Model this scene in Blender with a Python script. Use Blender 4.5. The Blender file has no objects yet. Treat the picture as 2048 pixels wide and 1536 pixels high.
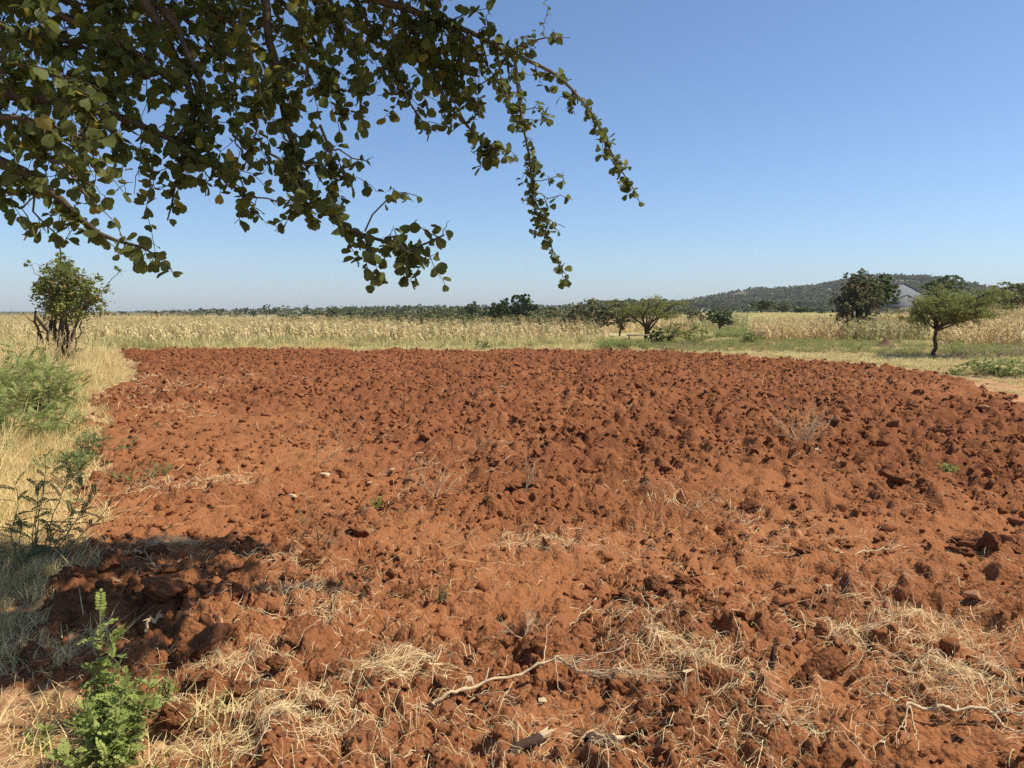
import bpy, math, random
import numpy as np
from mathutils import Vector, Matrix, Euler

# ------------------------------------------------------------------ camera, sky, sun, exposure
SC = bpy.context.scene
COL = SC.collection
random.seed(7)
RNG = np.random.default_rng(7)
F, PITCH, CAMZ = 1547.0, math.radians(5.4), 1.6          # focal length in photo pixels, downward pitch, eye height
cam = bpy.data.cameras.new('camera')
cam.sensor_width = 36.0
cam.lens = 36.0 * F / 2048.0
cam.clip_start = 0.05
cam.clip_end = 20000
camo = bpy.data.objects.new('camera', cam)
COL.objects.link(camo)
camo.location = (0, 0, CAMZ)
camo.rotation_euler = (math.radians(90) - PITCH, 0, 0)
SC.camera = camo

SUN_EL, SUN_AZ = math.radians(55), math.radians(88)      # azimuth measured from the view direction (+y) to the right (+x)
SUN_DIR = Vector((math.cos(SUN_EL) * math.sin(SUN_AZ), math.cos(SUN_EL) * math.cos(SUN_AZ), math.sin(SUN_EL)))
W = bpy.data.worlds.new('World')
SC.world = W
W.use_nodes = True
nt = W.node_tree
nt.nodes.clear()
sky = nt.nodes.new('ShaderNodeTexSky')
sky.sky_type = 'NISHITA'
sky.sun_disc = False
sky.sun_elevation = SUN_EL
sky.sun_rotation = SUN_AZ
sky.altitude = 1500
sky.air_density = 1.0
sky.dust_density = 2.5
sky.ozone_density = 1.0
bg = nt.nodes.new('ShaderNodeBackground')
bg.inputs['Strength'].default_value = 0.122
wo = nt.nodes.new('ShaderNodeOutputWorld')
tint = nt.nodes.new('ShaderNodeMix')          # the photograph's cooler white balance
tint.data_type = 'RGBA'
tint.blend_type = 'MULTIPLY'
tint.inputs['Factor'].default_value = 1.0
tint.inputs[7].default_value = (0.665, 0.805, 0.95, 1)
nt.links.new(sky.outputs[0], tint.inputs[6])
nt.links.new(tint.outputs[2], bg.inputs[0])
nt.links.new(bg.outputs[0], wo.inputs[0])

sun = bpy.data.lights.new('sun', 'SUN')
sun.energy = 5.0
sun.angle = math.radians(0.53)
sun.color = (1.0, 0.94, 0.83)
suno = bpy.data.objects.new('sun', sun)
COL.objects.link(suno)
suno.rotation_euler = SUN_DIR.to_track_quat('Z', 'Y').to_euler()
suno.location = (20, 2, 30)

SC.view_settings.view_transform = 'Standard'
SC.view_settings.look = 'None'
SC.view_settings.exposure = 0.42
SC.view_settings.gamma = 1.0
SC.view_settings.use_curve_mapping = False
SC.cycles.max_bounces = 6
SC.cycles.diffuse_bounces = 3
SC.cycles.glossy_bounces = 2
SC.cycles.transmission_bounces = 4
SC.cycles.volume_bounces = 0
SC.cycles.use_denoising = False
SC.cycles.use_adaptive_sampling = False

# ------------------------------------------------------------------ small helpers
def ray(px, py):
    x, u = (px - 1024) / F, (768 - py) / F
    return np.array([x, math.cos(PITCH) + u * math.sin(PITCH), -math.sin(PITCH) + u * math.cos(PITCH)])

def G(px, py):
    """ground point (z = 0 plane) seen at a photo pixel"""
    d = ray(px, py)
    t = CAMZ / -d[2]
    return np.array([d[0] * t, d[1] * t])

def P(px, py, depth):
    """point at a photo pixel and a depth in metres"""
    d = ray(px, py)
    return np.array([0, 0, CAMZ]) + d * (depth / d[1])

def at_depth(px, depth):
    return np.array([(px - 1024) / F * depth * math.cos(PITCH), depth])

def hash2(ix, iy, seed):
    h = (ix.astype(np.int64) * 374761393 + iy.astype(np.int64) * 668265263 + seed * 982451653) & 0xFFFFFFFF
    h = ((h ^ (h >> 13)) * 1274126177) & 0xFFFFFFFF
    h = ((h ^ (h >> 16)) * 2246822519) & 0xFFFFFFFF
    return ((h ^ (h >> 15)) & 0xFFFFFF) / float(0xFFFFFF)

def vnoise(x, y, seed=0):
    ix, iy = np.floor(x), np.floor(y)
    fx, fy = x - ix, y - iy
    fx, fy = fx * fx * (3 - 2 * fx), fy * fy * (3 - 2 * fy)
    a, b = hash2(ix, iy, seed), hash2(ix + 1, iy, seed)
    c, d = hash2(ix, iy + 1, seed), hash2(ix + 1, iy + 1, seed)
    return (a * (1 - fx) + b * fx) * (1 - fy) + (c * (1 - fx) + d * fx) * fy

def fbm(x, y, oct=4, seed=0):
    s, a, t = 0, 1.0, 0
    for o in range(oct):
        s = s + a * vnoise(x * 2 ** o, y * 2 ** o, seed + o * 17)
        t += a
        a *= 0.5
    return s / t

def smooth(a, b, v):
    t = np.clip((v - a) / (b - a), 0, 1)
    return t * t * (3 - 2 * t)

def cobbles(x, y, cell, seed, prob):
    """height of rounded, squashed lumps of about `cell` size"""
    X, Y = x / cell, y / cell
    ix, iy = np.floor(X), np.floor(Y)
    out = np.zeros_like(X)
    for dx in (-1, 0, 1):
        for dy in (-1, 0, 1):
            cx, cy = ix + dx, iy + dy
            r = 0.28 + 0.42 * hash2(cx, cy, seed + 3)
            px = cx + 0.15 + 0.7 * hash2(cx, cy, seed + 1) - X
            py = cy + 0.15 + 0.7 * hash2(cx, cy, seed + 2) - Y
            a = hash2(cx, cy, seed + 4) * 6.283
            e = 0.65 + 0.5 * hash2(cx, cy, seed + 5)
            u = (px * np.cos(a) + py * np.sin(a)) * e
            v = (-px * np.sin(a) + py * np.cos(a)) / e
            d2 = (u * u + v * v) / (r * r)
            tilt = 1 + 0.95 * (u * np.cos(a * 3) + v * np.sin(a * 3)) / r
            dd = 0.55 * np.maximum(np.abs(u), np.abs(v)) / r + 0.45 * np.sqrt(d2)
            hgt = np.minimum(np.clip(1 - dd, 0, 1) * 1.9, 0.80) * r * cell * 0.85 * tilt
            ok = hash2(cx, cy, seed + 6) < prob
            out = np.maximum(out, np.where(ok, hgt, 0))
    return out

def mk_mesh(name, V, quads=None, tris=None, mat=None, smooth_shade=False):
    V = np.asarray(V, dtype=np.float32).reshape(-1, 3)
    me = bpy.data.meshes.new(name)
    q = np.zeros((0, 4), np.int32) if quads is None or len(quads) == 0 else np.asarray(quads, np.int32)
    t = np.zeros((0, 3), np.int32) if tris is None or len(tris) == 0 else np.asarray(tris, np.int32)
    loops = np.concatenate([q.ravel(), t.ravel()])
    starts = np.concatenate([np.arange(len(q)) * 4, len(q) * 4 + np.arange(len(t)) * 3]).astype(np.int32)
    me.vertices.add(len(V))
    me.vertices.foreach_set('co', V.ravel())
    me.loops.add(len(loops))
    me.loops.foreach_set('vertex_index', loops.astype(np.int32))
    me.polygons.add(len(starts))
    me.polygons.foreach_set('loop_start', starts)
    if smooth_shade:
        me.polygons.foreach_set('use_smooth', np.ones(len(starts), bool))
    me.update(calc_edges=True)
    if mat is not None:
        for m in (mat if isinstance(mat, (list, tuple)) else [mat]):
            me.materials.append(m)
    return me

class MB:
    """collects pieces of geometry for ONE mesh"""
    def __init__(s):
        s.V, s.Q, s.T, s.n = [], [], [], 0
    def add(s, V, quads=None, tris=None):
        V = np.asarray(V, float).reshape(-1, 3)
        if quads is not None and len(quads): s.Q.append(np.asarray(quads, int) + s.n)
        if tris is not None and len(tris): s.T.append(np.asarray(tris, int) + s.n)
        s.V.append(V)
        s.n += len(V)
    def tube(s, path, radii, k=6):
        p = np.asarray(path, float)
        r = np.broadcast_to(np.asarray(radii, float), (len(p),))
        tg = np.gradient(p, axis=0)
        tg /= np.linalg.norm(tg, axis=1)[:, None] + 1e-9
        ref = np.where(np.abs(tg[:, 2:3]) > 0.9, np.array([[1.0, 0, 0]]), np.array([[0, 0, 1.0]]))
        n1 = np.cross(tg, ref)
        n1 /= np.linalg.norm(n1, axis=1)[:, None] + 1e-9
        for i in range(1, len(p)):      # keep the frame from flipping
            v = n1[i - 1] - tg[i] * np.dot(n1[i - 1], tg[i])
            n1[i] = v / (np.linalg.norm(v) + 1e-9)
        n2 = np.cross(tg, n1)
        a = np.arange(k) / k * 2 * math.pi
        ring = p[:, None, :] + r[:, None, None] * (np.cos(a)[None, :, None] * n1[:, None, :] + np.sin(a)[None, :, None] * n2[:, None, :])
        V = np.concatenate([ring.reshape(-1, 3), p[-1:] + tg[-1:] * r[-1]])
        i, j = np.meshgrid(np.arange(len(p) - 1), np.arange(k), indexing='ij')
        j2 = (j + 1) % k
        Q = np.stack([i * k + j, i * k + j2, (i + 1) * k + j2, (i + 1) * k + j], -1).reshape(-1, 4)
        e = (len(p) - 1) * k
        T = [[e + q, e + (q + 1) % k, len(p) * k] for q in range(k)]
        s.add(V, Q, T)
    def box(s, lo, hi, rot=0.0, c=(0, 0, 0)):
        x0, y0, z0 = lo
        x1, y1, z1 = hi
        V = np.array([[x, y, z] for z in (z0, z1) for y in (y0, y1) for x in (x0, x1)], float)
        R = np.array([[math.cos(rot), -math.sin(rot), 0], [math.sin(rot), math.cos(rot), 0], [0, 0, 1]])
        s.add(V @ R.T + np.array(c), [[0, 2, 3, 1], [4, 5, 7, 6], [0, 1, 5, 4], [2, 6, 7, 3], [0, 4, 6, 2], [1, 3, 7, 5]])
    def mesh(s, name, mat, sm=False):
        V = np.concatenate(s.V) if s.V else np.zeros((0, 3))
        return mk_mesh(name, V, np.concatenate(s.Q) if s.Q else None, np.concatenate(s.T) if s.T else None, mat, sm)

def link(name, me, parent=None, loc=(0, 0, 0)):
    o = bpy.data.objects.new(name, me)
    COL.objects.link(o)
    o.location = loc
    if parent is not None: o.parent = parent
    return o

def tag(o, label=None, cat=None, group=None, kind=None):
    if label: o['label'] = label
    if cat: o['category'] = cat
    if group: o['group'] = group
    if kind: o['kind'] = kind
    return o

def thing(name, label, cat, loc, rz=0.0, group=None):
    o = bpy.data.objects.new(name, None)
    COL.objects.link(o)
    o.empty_display_size = 0.1
    o.location = loc
    o.rotation_euler = (0, 0, rz)
    return tag(o, label, cat, group)

def copy_tree(o, parent=None):
    kids = list(o.children)
    c = o.copy()
    COL.objects.link(c)
    if parent is not None: c.parent = parent
    for k in kids: copy_tree(k, c)
    return c

# ------------------------------------------------------------------ materials
def mat(name, c1, c2, scale=6.0, rough=0.9, trans=0.0, island=False, objrand=False, bump=0.0, bscale=40.0, attr=None, c3=None, spec=0.15, crumb=None):
    """two-tone procedural material: noise in object space, optionally varied per loose piece or per object; leaves let light through"""
    m = bpy.data.materials.new(name)
    m.use_nodes = True
    t = m.node_tree
    t.nodes.clear()
    N, L = t.nodes.new, t.links.new
    out = N('ShaderNodeOutputMaterial')
    co = N('ShaderNodeTexCoord')
    no = N('ShaderNodeTexNoise')
    no.inputs['Scale'].default_value = scale
    no.inputs['Detail'].default_value = 5
    no.inputs['Roughness'].default_value = 0.65
    L(co.outputs['Object'], no.inputs['Vector'])
    mr = N('ShaderNodeMapRange')
    mr.inputs['From Min'].default_value = 0.3
    mr.inputs['From Max'].default_value = 0.7
    L(no.outputs['Fac'], mr.inputs['Value'])
    fac = mr.outputs[0]
    if island or objrand:
        if island:
            g = N('ShaderNodeNewGeometry')
            rv = g.outputs['Random Per Island']
        else:
            g = N('ShaderNodeObjectInfo')
            rv = g.outputs['Random']
        mx = N('ShaderNodeMix')
        mx.inputs['Factor'].default_value = 0.6
        L(fac, mx.inputs[2])
        L(rv, mx.inputs[3])
        fac = mx.outputs[0]
    cm = N('ShaderNodeMix')
    cm.data_type = 'RGBA'
    L(fac, cm.inputs['Factor'])
    cm.inputs[6].default_value = (*c1, 1)
    cm.inputs[7].default_value = (*c2, 1)
    col = cm.outputs[2]
    if attr:
        at = N('ShaderNodeAttribute')
        at.attribute_name = attr
        c2m = N('ShaderNodeMix')
        c2m.data_type = 'RGBA'
        L(at.outputs['Fac'], c2m.inputs['Factor'])
        L(col, c2m.inputs[6])
        c2m.inputs[7].default_value = (*c3, 1)
        col = c2m.outputs[2]
    elif c3 is not None and island:      # a few pieces of a third colour
        gt = N('ShaderNodeMath')
        gt.operation = 'GREATER_THAN'
        gt.inputs[1].default_value = 0.93
        L(rv, gt.inputs[0])
        c2m = N('ShaderNodeMix')
        c2m.data_type = 'RGBA'
        L(gt.outputs[0], c2m.inputs['Factor'])
        L(col, c2m.inputs[6])
        c2m.inputs[7].default_value = (*c3, 1)
        col = c2m.outputs[2]
    pb = N('ShaderNodeBsdfPrincipled')
    pb.inputs['Roughness'].default_value = rough
    pb.inputs['Specular IOR Level'].default_value = spec
    L(col, pb.inputs['Base Color'])
    sh = pb.outputs[0]
    if bump:
        bn = N('ShaderNodeTexNoise')
        bn.inputs['Scale'].default_value = bscale
        bn.inputs['Detail'].default_value = 6
        bn.inputs['Roughness'].default_value = 0.7
        L(co.outputs['Object'], bn.inputs['Vector'])
        bp = N('ShaderNodeBump')
        bp.inputs['Strength'].default_value = 1.0
        bp.inputs['Distance'].default_value = bump
        L(bn.outputs['Fac'], bp.inputs['Height'])
        L(bp.outputs[0], pb.inputs['Normal'])
    if crumb:
        vo = N('ShaderNodeTexVoronoi')
        vo.inputs['Scale'].default_value = crumb[0]
        vo.inputs['Randomness'].default_value = 1.0
        wv = N('ShaderNodeVectorMath')
        wv.operation = 'ADD'
        nw = N('ShaderNodeTexNoise')
        nw.inputs['Scale'].default_value = crumb[0] * 0.6
        L(co.outputs['Object'], nw.inputs['Vector'])
        sv = N('ShaderNodeVectorMath')
        sv.operation = 'SCALE'
        sv.inputs['Scale'].default_value = 0.9 / crumb[0]
        L(nw.outputs['Color'], sv.inputs[0])
        L(co.outputs['Object'], wv.inputs[0])
        L(sv.outputs[0], wv.inputs[1])
        L(wv.outputs[0], vo.inputs['Vector'])
        inv = N('ShaderNodeMath')
        inv.operation = 'SUBTRACT'
        inv.inputs[0].default_value = 1.0
        L(vo.outputs['Distance'], inv.inputs[1])
        b2 = N('ShaderNodeBump')
        b2.inputs['Strength'].default_value = 0.85
        b2.inputs['Distance'].default_value = crumb[1]
        L(inv.outputs[0], b2.inputs['Height'])
        if bump: L(bp.outputs[0], b2.inputs['Normal'])
        L(b2.outputs[0], pb.inputs['Normal'])
    if trans:
        tr = N('ShaderNodeBsdfTranslucent')
        L(col, tr.inputs['Color'])
        ms = N('ShaderNodeMixShader')
        ms.inputs[0].default_value = trans
        L(sh, ms.inputs[1])
        L(tr.outputs[0], ms.inputs[2])
        sh = ms.outputs[0]
    L(sh, out.inputs['Surface'])
    return m

M = {}
M['soil'] = mat('red_soil', (0.135, 0.047, 0.020), (0.245, 0.094, 0.038), 5.0, 0.95, bump=0.006, bscale=90, attr='dust', c3=(0.285, 0.114, 0.046), spec=0.05, crumb=(48, 0.011))
M['clod'] = mat('clod_soil', (0.165, 0.059, 0.025), (0.285, 0.112, 0.045), 2.5, 0.95, bump=0.003, bscale=7, objrand=True, spec=0.05, crumb=(2.2, 0.006))
M['clod_big'] = mat('big_clod_soil', (0.150, 0.055, 0.024), (0.290, 0.116, 0.048), 4.0, 0.95, bump=0.010, bscale=12, spec=0.05, crumb=(5, 0.02))
M['verge'] = mat('verge_soil', (0.25, 0.125, 0.052), (0.42, 0.28, 0.14), 3.0, 0.95, bump=0.01, bscale=50, attr='dust', c3=(0.42, 0.20, 0.09))
M['terrain'] = mat('far_ground', (0.34, 0.29, 0.13), (0.47, 0.40, 0.20), 0.08, 0.95, attr='wood', c3=(0.085, 0.085, 0.045))
M['straw'] = mat('straw', (0.70, 0.49, 0.22), (0.92, 0.74, 0.43), 30, 0.6, trans=0.25, island=True, spec=0.3)
M['dry_grass'] = mat('dry_grass', (0.60, 0.45, 0.17), (0.90, 0.72, 0.37), 3, 0.7, trans=0.25, island=True, c3=(0.16, 0.22, 0.05))
M['pale_grass'] = mat('pale_grass', (0.56, 0.49, 0.20), (0.76, 0.66, 0.34), 0.4, 0.7, trans=0.25, objrand=True)
M['green_grass'] = mat('green_grass', (0.24, 0.26, 0.08), (0.44, 0.41, 0.17), 3, 0.7, trans=0.3, objrand=True)
M['maize'] = mat('dry_maize', (0.50, 0.37, 0.15), (0.80, 0.65, 0.36), 5, 0.7, trans=0.25, objrand=True)
M['maize_stem'] = mat('dry_maize_stem', (0.36, 0.27, 0.11), (0.50, 0.40, 0.19), 8, 0.8, objrand=True)
M['maize_green'] = mat('half_green_maize', (0.26, 0.26, 0.09), (0.58, 0.50, 0.26), 5, 0.7, trans=0.25, objrand=True)
M['leaf'] = mat('tree_leaf', (0.074, 0.094, 0.026), (0.185, 0.200, 0.052), 14, 0.55, trans=0.55, island=True, c3=(0.30, 0.25, 0.05), spec=0.2)
M['leaf_obj'] = mat('tree_leaf_large', (0.074, 0.094, 0.026), (0.190, 0.200, 0.054), 14, 0.55, trans=0.55, objrand=True, spec=0.2)
M['leaf_yellow'] = mat('yellowing_leaf', (0.26, 0.23, 0.05), (0.34, 0.22, 0.06), 20, 0.5, trans=0.4, objrand=True, spec=0.3)
M['bark'] = mat('bark', (0.055, 0.036, 0.024), (0.13, 0.095, 0.065), 18, 0.9, bump=0.006, bscale=70)
M['twig'] = mat('twig_bark', (0.10, 0.075, 0.05), (0.20, 0.15, 0.10), 25, 0.9, bump=0.002, bscale=150)
M['bush'] = mat('bush_leaf', (0.15, 0.185, 0.046), (0.31, 0.32, 0.08), 2, 0.7, trans=0.35, island=True, c3=(0.30, 0.15, 0.05))
M['acacia'] = mat('acacia_leaf', (0.15, 0.18, 0.045), (0.30, 0.31, 0.09), 1.5, 0.7, trans=0.4, island=True)
M['dark_tree'] = mat('dark_tree_leaf', (0.069, 0.105, 0.036), (0.161, 0.194, 0.069), 1.0, 0.7, trans=0.25, island=True)
M['olive_tree'] = mat('olive_tree_leaf', (0.121, 0.133, 0.060), (0.252, 0.238, 0.113), 1.0, 0.7, trans=0.25, island=True)
M['brown_tree'] = mat('browning_tree_leaf', (0.085, 0.098, 0.040), (0.20, 0.19, 0.085), 1.2, 0.7, trans=0.3, island=True, c3=(0.30, 0.20, 0.10))
M['evergreen'] = mat('evergreen_leaf', (0.032, 0.055, 0.016), (0.080, 0.115, 0.034), 1.0, 0.7, trans=0.25, island=True)
M['weed'] = mat('weed_leaf', (0.18, 0.235, 0.05), (0.38, 0.42, 0.115), 6, 0.6, trans=0.35, objrand=True)
M['weed_far'] = mat('weed_clump_leaf', (0.18, 0.22, 0.060), (0.36, 0.38, 0.13), 3, 0.6, trans=0.35, island=True)
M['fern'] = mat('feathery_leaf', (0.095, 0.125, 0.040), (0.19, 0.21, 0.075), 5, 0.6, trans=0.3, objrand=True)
M['stem'] = mat('green_stem', (0.14, 0.15, 0.06), (0.26, 0.22, 0.10), 20, 0.8)
M['deadwood'] = mat('dead_wood', (0.40, 0.27, 0.14), (0.62, 0.47, 0.28), 25, 0.8, bump=0.002, bscale=120)
M['greybrush'] = mat('grey_brush', (0.24, 0.175, 0.115), (0.42, 0.33, 0.22), 6, 0.9)
M['char'] = mat('dark_wood', (0.045, 0.026, 0.020), (0.09, 0.05, 0.032), 25, 0.9, bump=0.004, bscale=80)
M['stone'] = mat('pale_stone', (0.42, 0.28, 0.16), (0.62, 0.45, 0.29), 14, 0.85, bump=0.003, bscale=60)
M['stone_red'] = mat('dusty_stone', (0.33, 0.15, 0.065), (0.47, 0.26, 0.13), 14, 0.9, bump=0.003, bscale=60)
M['mound'] = mat('mound_earth', (0.11, 0.065, 0.035), (0.18, 0.11, 0.06), 6, 0.95, bump=0.03, bscale=12)
M['roof'] = mat('roof_sheet', (0.135, 0.142, 0.145), (0.175, 0.18, 0.185), 0.6, 0.8, spec=0.15)
M['ridge'] = mat('roof_ridge', (0.06, 0.062, 0.065), (0.09, 0.09, 0.095), 2, 0.6)
M['plaster'] = mat('house_plaster', (0.45, 0.40, 0.33), (0.55, 0.50, 0.42), 2, 0.9)
M['block'] = mat('block_wall', (0.20, 0.165, 0.14), (0.29, 0.25, 0.21), 3, 0.95, objrand=True)
M['coping'] = mat('wall_coping', (0.50, 0.48, 0.45), (0.60, 0.58, 0.55), 4, 0.9)
M['glass'] = mat('window_dark', (0.03, 0.035, 0.04), (0.05, 0.055, 0.06), 2, 0.2, spec=0.5)
M['rock'] = mat('hill_rock', (0.11, 0.085, 0.065), (0.16, 0.125, 0.10), 0.05, 0.95)
M['paper'] = mat('pale_leaf_scrap', (0.50, 0.36, 0.20), (0.70, 0.56, 0.36), 20, 0.7, trans=0.2)

# ------------------------------------------------------------------ lie of the land
HILL_X = np.array([1250, 1330, 1370, 1420, 1480, 1560, 1640, 1700, 1760, 1800, 1870, 1920, 1980, 2048, 2200, 2500, 2900])
HILL_Y = np.array([622, 614, 608, 598, 588, 584, 578, 569, 565, 565, 569, 577, 587, 592, 599, 606, 622])
RIDGE_X = np.array([-1500, 200, 500, 900, 1200, 1500, 2048, 3500])
RIDGE_Y = np.array([622, 622, 617, 613, 611, 612, 612, 618])

def H(x, y):
    """height of the land away from the ploughed plot"""
    x, y = np.asarray(x, float), np.asarray(y, float)
    r = np.hypot(x, y)
    px = 1024 + F * x / np.maximum(y, 1.0)
    front = y > 0
    hill = np.interp(px, HILL_X, HILL_Y)
    hh = (622 - hill) / F * 900 * smooth(420, 880, r) * (1 - 0.8 * smooth(1000, 2200, r)) * front
    hh = hh * (0.93 + 0.14 * fbm(x / 60, y / 60, 3, 40))
    rid = (622 - np.interp(px, RIDGE_X, RIDGE_Y)) / F * 480 * smooth(240, 470, r) * (1 - smooth(700, 1600, r)) * front
    und = (fbm(x / 40, y / 40, 3, 5) - 0.5) * 0.9 * smooth(40, 120, r)
    rise = 0.9 * smooth(34, 70, y) * smooth(14, 32, x) * (1 - smooth(150, 300, r))
    return np.maximum(hh, rid) + und + rise

# the ploughed plot's outline, from the pixels of its edge
EDGE_PX = [(235, 704), (330, 703), (500, 704), (800, 707), (1100, 707), (1200, 705), (1300, 708), (1450, 716), (1650, 731), (1800, 745),
           (1900, 757), (1985, 778), (2040, 800), (2130, 835), (2600, 885), (3500, 990), (4300, 1250), (4000, 2300), (1500, 2300), (400, 1800),
           (150, 1530), (60, 1380), (20, 1290), (40, 1200), (85, 1100), (110, 1010), (150, 900), (170, 830), (190, 795), (255, 772), (268, 738)]
EDGE = np.array([G(*p) for p in EDGE_PX])

def inside(x, y, poly=EDGE):
    c = np.zeros(x.shape, bool)
    n = len(poly)
    for i in range(n):
        (x0, y0), (x1, y1) = poly[i], poly[(i + 1) % n]
        if y0 == y1: continue
        c ^= ((y0 > y) != (y1 > y)) & (x < (x1 - x0) * (y - y0) / (y1 - y0) + x0)
    return c

def edge_dist(x, y, poly=EDGE):
    d = np.full(x.shape, 1e9)
    for i in range(len(poly)):
        a, b = poly[i], poly[(i + 1) % len(poly)]
        ab = b - a
        t = np.clip(((x - a[0]) * ab[0] + (y - a[1]) * ab[1]) / (ab @ ab), 0, 1)
        d = np.minimum(d, np.hypot(x - a[0] - t * ab[0], y - a[1] - t * ab[1]))
    return np.where(inside(x, y, poly), d, -d)

# trodden or fine patches of soil where few clods lie: pixel, radius in metres
FINE = [((430, 850), 1.8), ((500, 890), 1.5), ((580, 930), 1.2), ((700, 985), 1.0), ((830, 1080), 0.7), ((960, 1120), 0.6), ((1060, 1180), 0.55), ((380, 1060), 0.9),
        ((250, 1040), 0.6), ((1560, 975), 0.9), ((1730, 1065), 0.9), ((1950, 1050), 0.5), ((900, 1250), 0.25), ((1700, 1420), 0.35), ((1900, 1490), 0.35), ((1930, 1300), 0.3),
        ((1130, 1450), 0.2), ((330, 900), 0.9), ((1250, 1120), 0.5), ((1500, 1180), 0.4), ((2005, 790), 1.6)]
FINE = [(G(*p), r) for p, r in FINE]

def fineness(x, y):
    f = np.zeros_like(x)
    for c, r in FINE:
        f = np.maximum(f, np.exp(-((x - c[0]) ** 2 + (y - c[1]) ** 2) / (r * r) * 0.9))
    return f

def field_h(x, y):
    """height of the near ground: ploughed soil in the plot, low lumps in the verge"""
    x, y = np.asarray(x, float), np.asarray(y, float)
    d = edge_dist(x, y) + (fbm(x * 2.2, y * 2.2, 3, 9) - 0.5) * 0.85
    soil = smooth(-0.05, 0.35, d)
    fine = fineness(x, y)
    am = soil * (1 - 0.62 * fine)
    wx = x + (vnoise(x * 6, y * 6, 21) - 0.5) * 0.10
    wy = y + (vnoise(x * 6, y * 6, 22) - 0.5) * 0.10
    r = np.hypot(x, y)
    big = cobbles(wx, wy, 0.42, 100, 0.42) * smooth(2, 8, r) * 0.62
    h = big
    h = np.maximum(h, cobbles(wx, wy, 0.20, 200, 0.75) * (0.85 + 0.35 * smooth(3, 9, r)))
    h = np.maximum(h, cobbles(wx, wy, 0.10, 300, 0.95) * 1.25)
    h = np.maximum(h, cobbles(wx, wy, 0.055, 350, 0.95) * 1.3)
    rough = am * (h + (fbm(x * 1.1, y * 1.1, 3, 30) - 0.5) * 0.16)
    near = (soil * 0.6 + 0.4) * (1 - 0.45 * soil * fine) * (cobbles(x, y, 0.035, 400, 0.85) * 1.05 + (fbm(x * 12, y * 12, 4, 33) - 0.5) * 0.034)
    lift = soil * 0.05 * smooth(6, 26, r)
    return rough + near + lift + (fbm(x * 0.5, y * 0.5, 2, 36) - 0.5) * 0.08 + H(x, y), soil, fine, h

def gz(p):
    x, y = np.array([p[0]]), np.array([p[1]])
    if np.hypot(x, y)[0] < 46:
        return float(field_h(x, y)[0][0])
    return float(H(x, y)[0])

# near ground: one polar grid, split by what covers it into the ploughed field and the grassy verge
A0, A1, BACK = math.radians(-43), math.radians(43), 2.5
ang = np.linspace(A0, A1, 740)
rad = BACK + 0.6 * (50 / 0.6) ** np.linspace(0, 1, 820)
AA, RR = np.meshgrid(ang, rad)
GX, GY = RR * np.sin(AA), RR * np.cos(AA) - BACK
gh, gsoil, gfine, glump = field_h(GX, GY)
gh = gh - 0.10 * smooth(46.5, 49.5, RR - BACK)
nr, na = GX.shape
idx = np.arange(nr * na).reshape(nr, na)
quads = np.stack([idx[:-1, :-1], idx[:-1, 1:], idx[1:, 1:], idx[1:, :-1]], -1).reshape(-1, 4)
V = np.stack([GX, GY, gh], -1).reshape(-1, 3)
qs = gsoil.ravel()[quads].mean(1)
dust = np.clip(gfine * 0.8 + 0.6 * smooth(0.42, 0.74, fbm(GX * 0.8, GY * 0.8, 4, 60)) + 0.35 * (1 - smooth(4, 9, RR - BACK)) - 0.25 * smooth(9, 24, RR - BACK), 0, 1).ravel()

def submesh(name, sel, m):
    q = quads[sel]
    used, inv = np.unique(q, return_inverse=True)
    me = mk_mesh(name, V[used], inv.reshape(-1, 4), None, m, True)
    a = me.attributes.new('dust', 'FLOAT', 'POINT')
    a.data.foreach_set('value', dust[used].astype(np.float32))
    return tag(link(name, me), kind='structure')

tag(submesh('ploughed_field', qs > 0.5, M['soil']), 'ploughed field of red clods')
tag(submesh('grassy_ground', qs <= 0.5, M['verge']), 'dry ground of the grassy verge')

# far ground: rings out to the horizon, hollow under the near grid
ta = np.radians(np.concatenate([np.arange(-180, -66, 4), np.arange(-66, 66.01, 0.5), np.arange(70, 180.1, 4)]))
tr = 0.4 * (2600 / 0.4) ** np.linspace(0, 1, 185)
TA, TR = np.meshgrid(ta, tr)
TX, TY = TR * np.sin(TA), TR * np.cos(TA)
FR, FA = np.hypot(TX, TY + BACK) - BACK, np.arctan2(TX, TY + BACK)
tz = H(TX, TY) - 0.45 * (1 - smooth(44, 48, FR)) * (1 - smooth(math.radians(38), math.radians(41.5), np.abs(FA))) - 0.02
n1, n2 = TX.shape
ti = np.arange(n1 * n2).reshape(n1, n2)
tq = np.stack([ti[:-1, :-1], ti[:-1, 1:], ti[1:, 1:], ti[1:, :-1]], -1).reshape(-1, 4)
tme = mk_mesh('land', np.stack([TX, TY, tz], -1), tq, None, M['terrain'], True)
a = tme.attributes.new('wood', 'FLOAT', 'POINT')
wood = np.clip(smooth(150, 330, TR) * (0.35 + 1.1 * fbm(TX / 70, TY / 70, 3, 77)), 0, 1)
a.data.foreach_set('value', wood.ravel().astype(np.float32))
tag(link('land', tme), 'flat farmland with a wooded hill', kind='structure')

# ------------------------------------------------------------------ scattering (for what nobody could count)
def source_collection(name, meshes):
    c = bpy.data.collections.new(name)
    for i, me in enumerate(meshes):
        c.objects.link(bpy.data.objects.new('%s_%02d' % (name, i), me))
    return c

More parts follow.
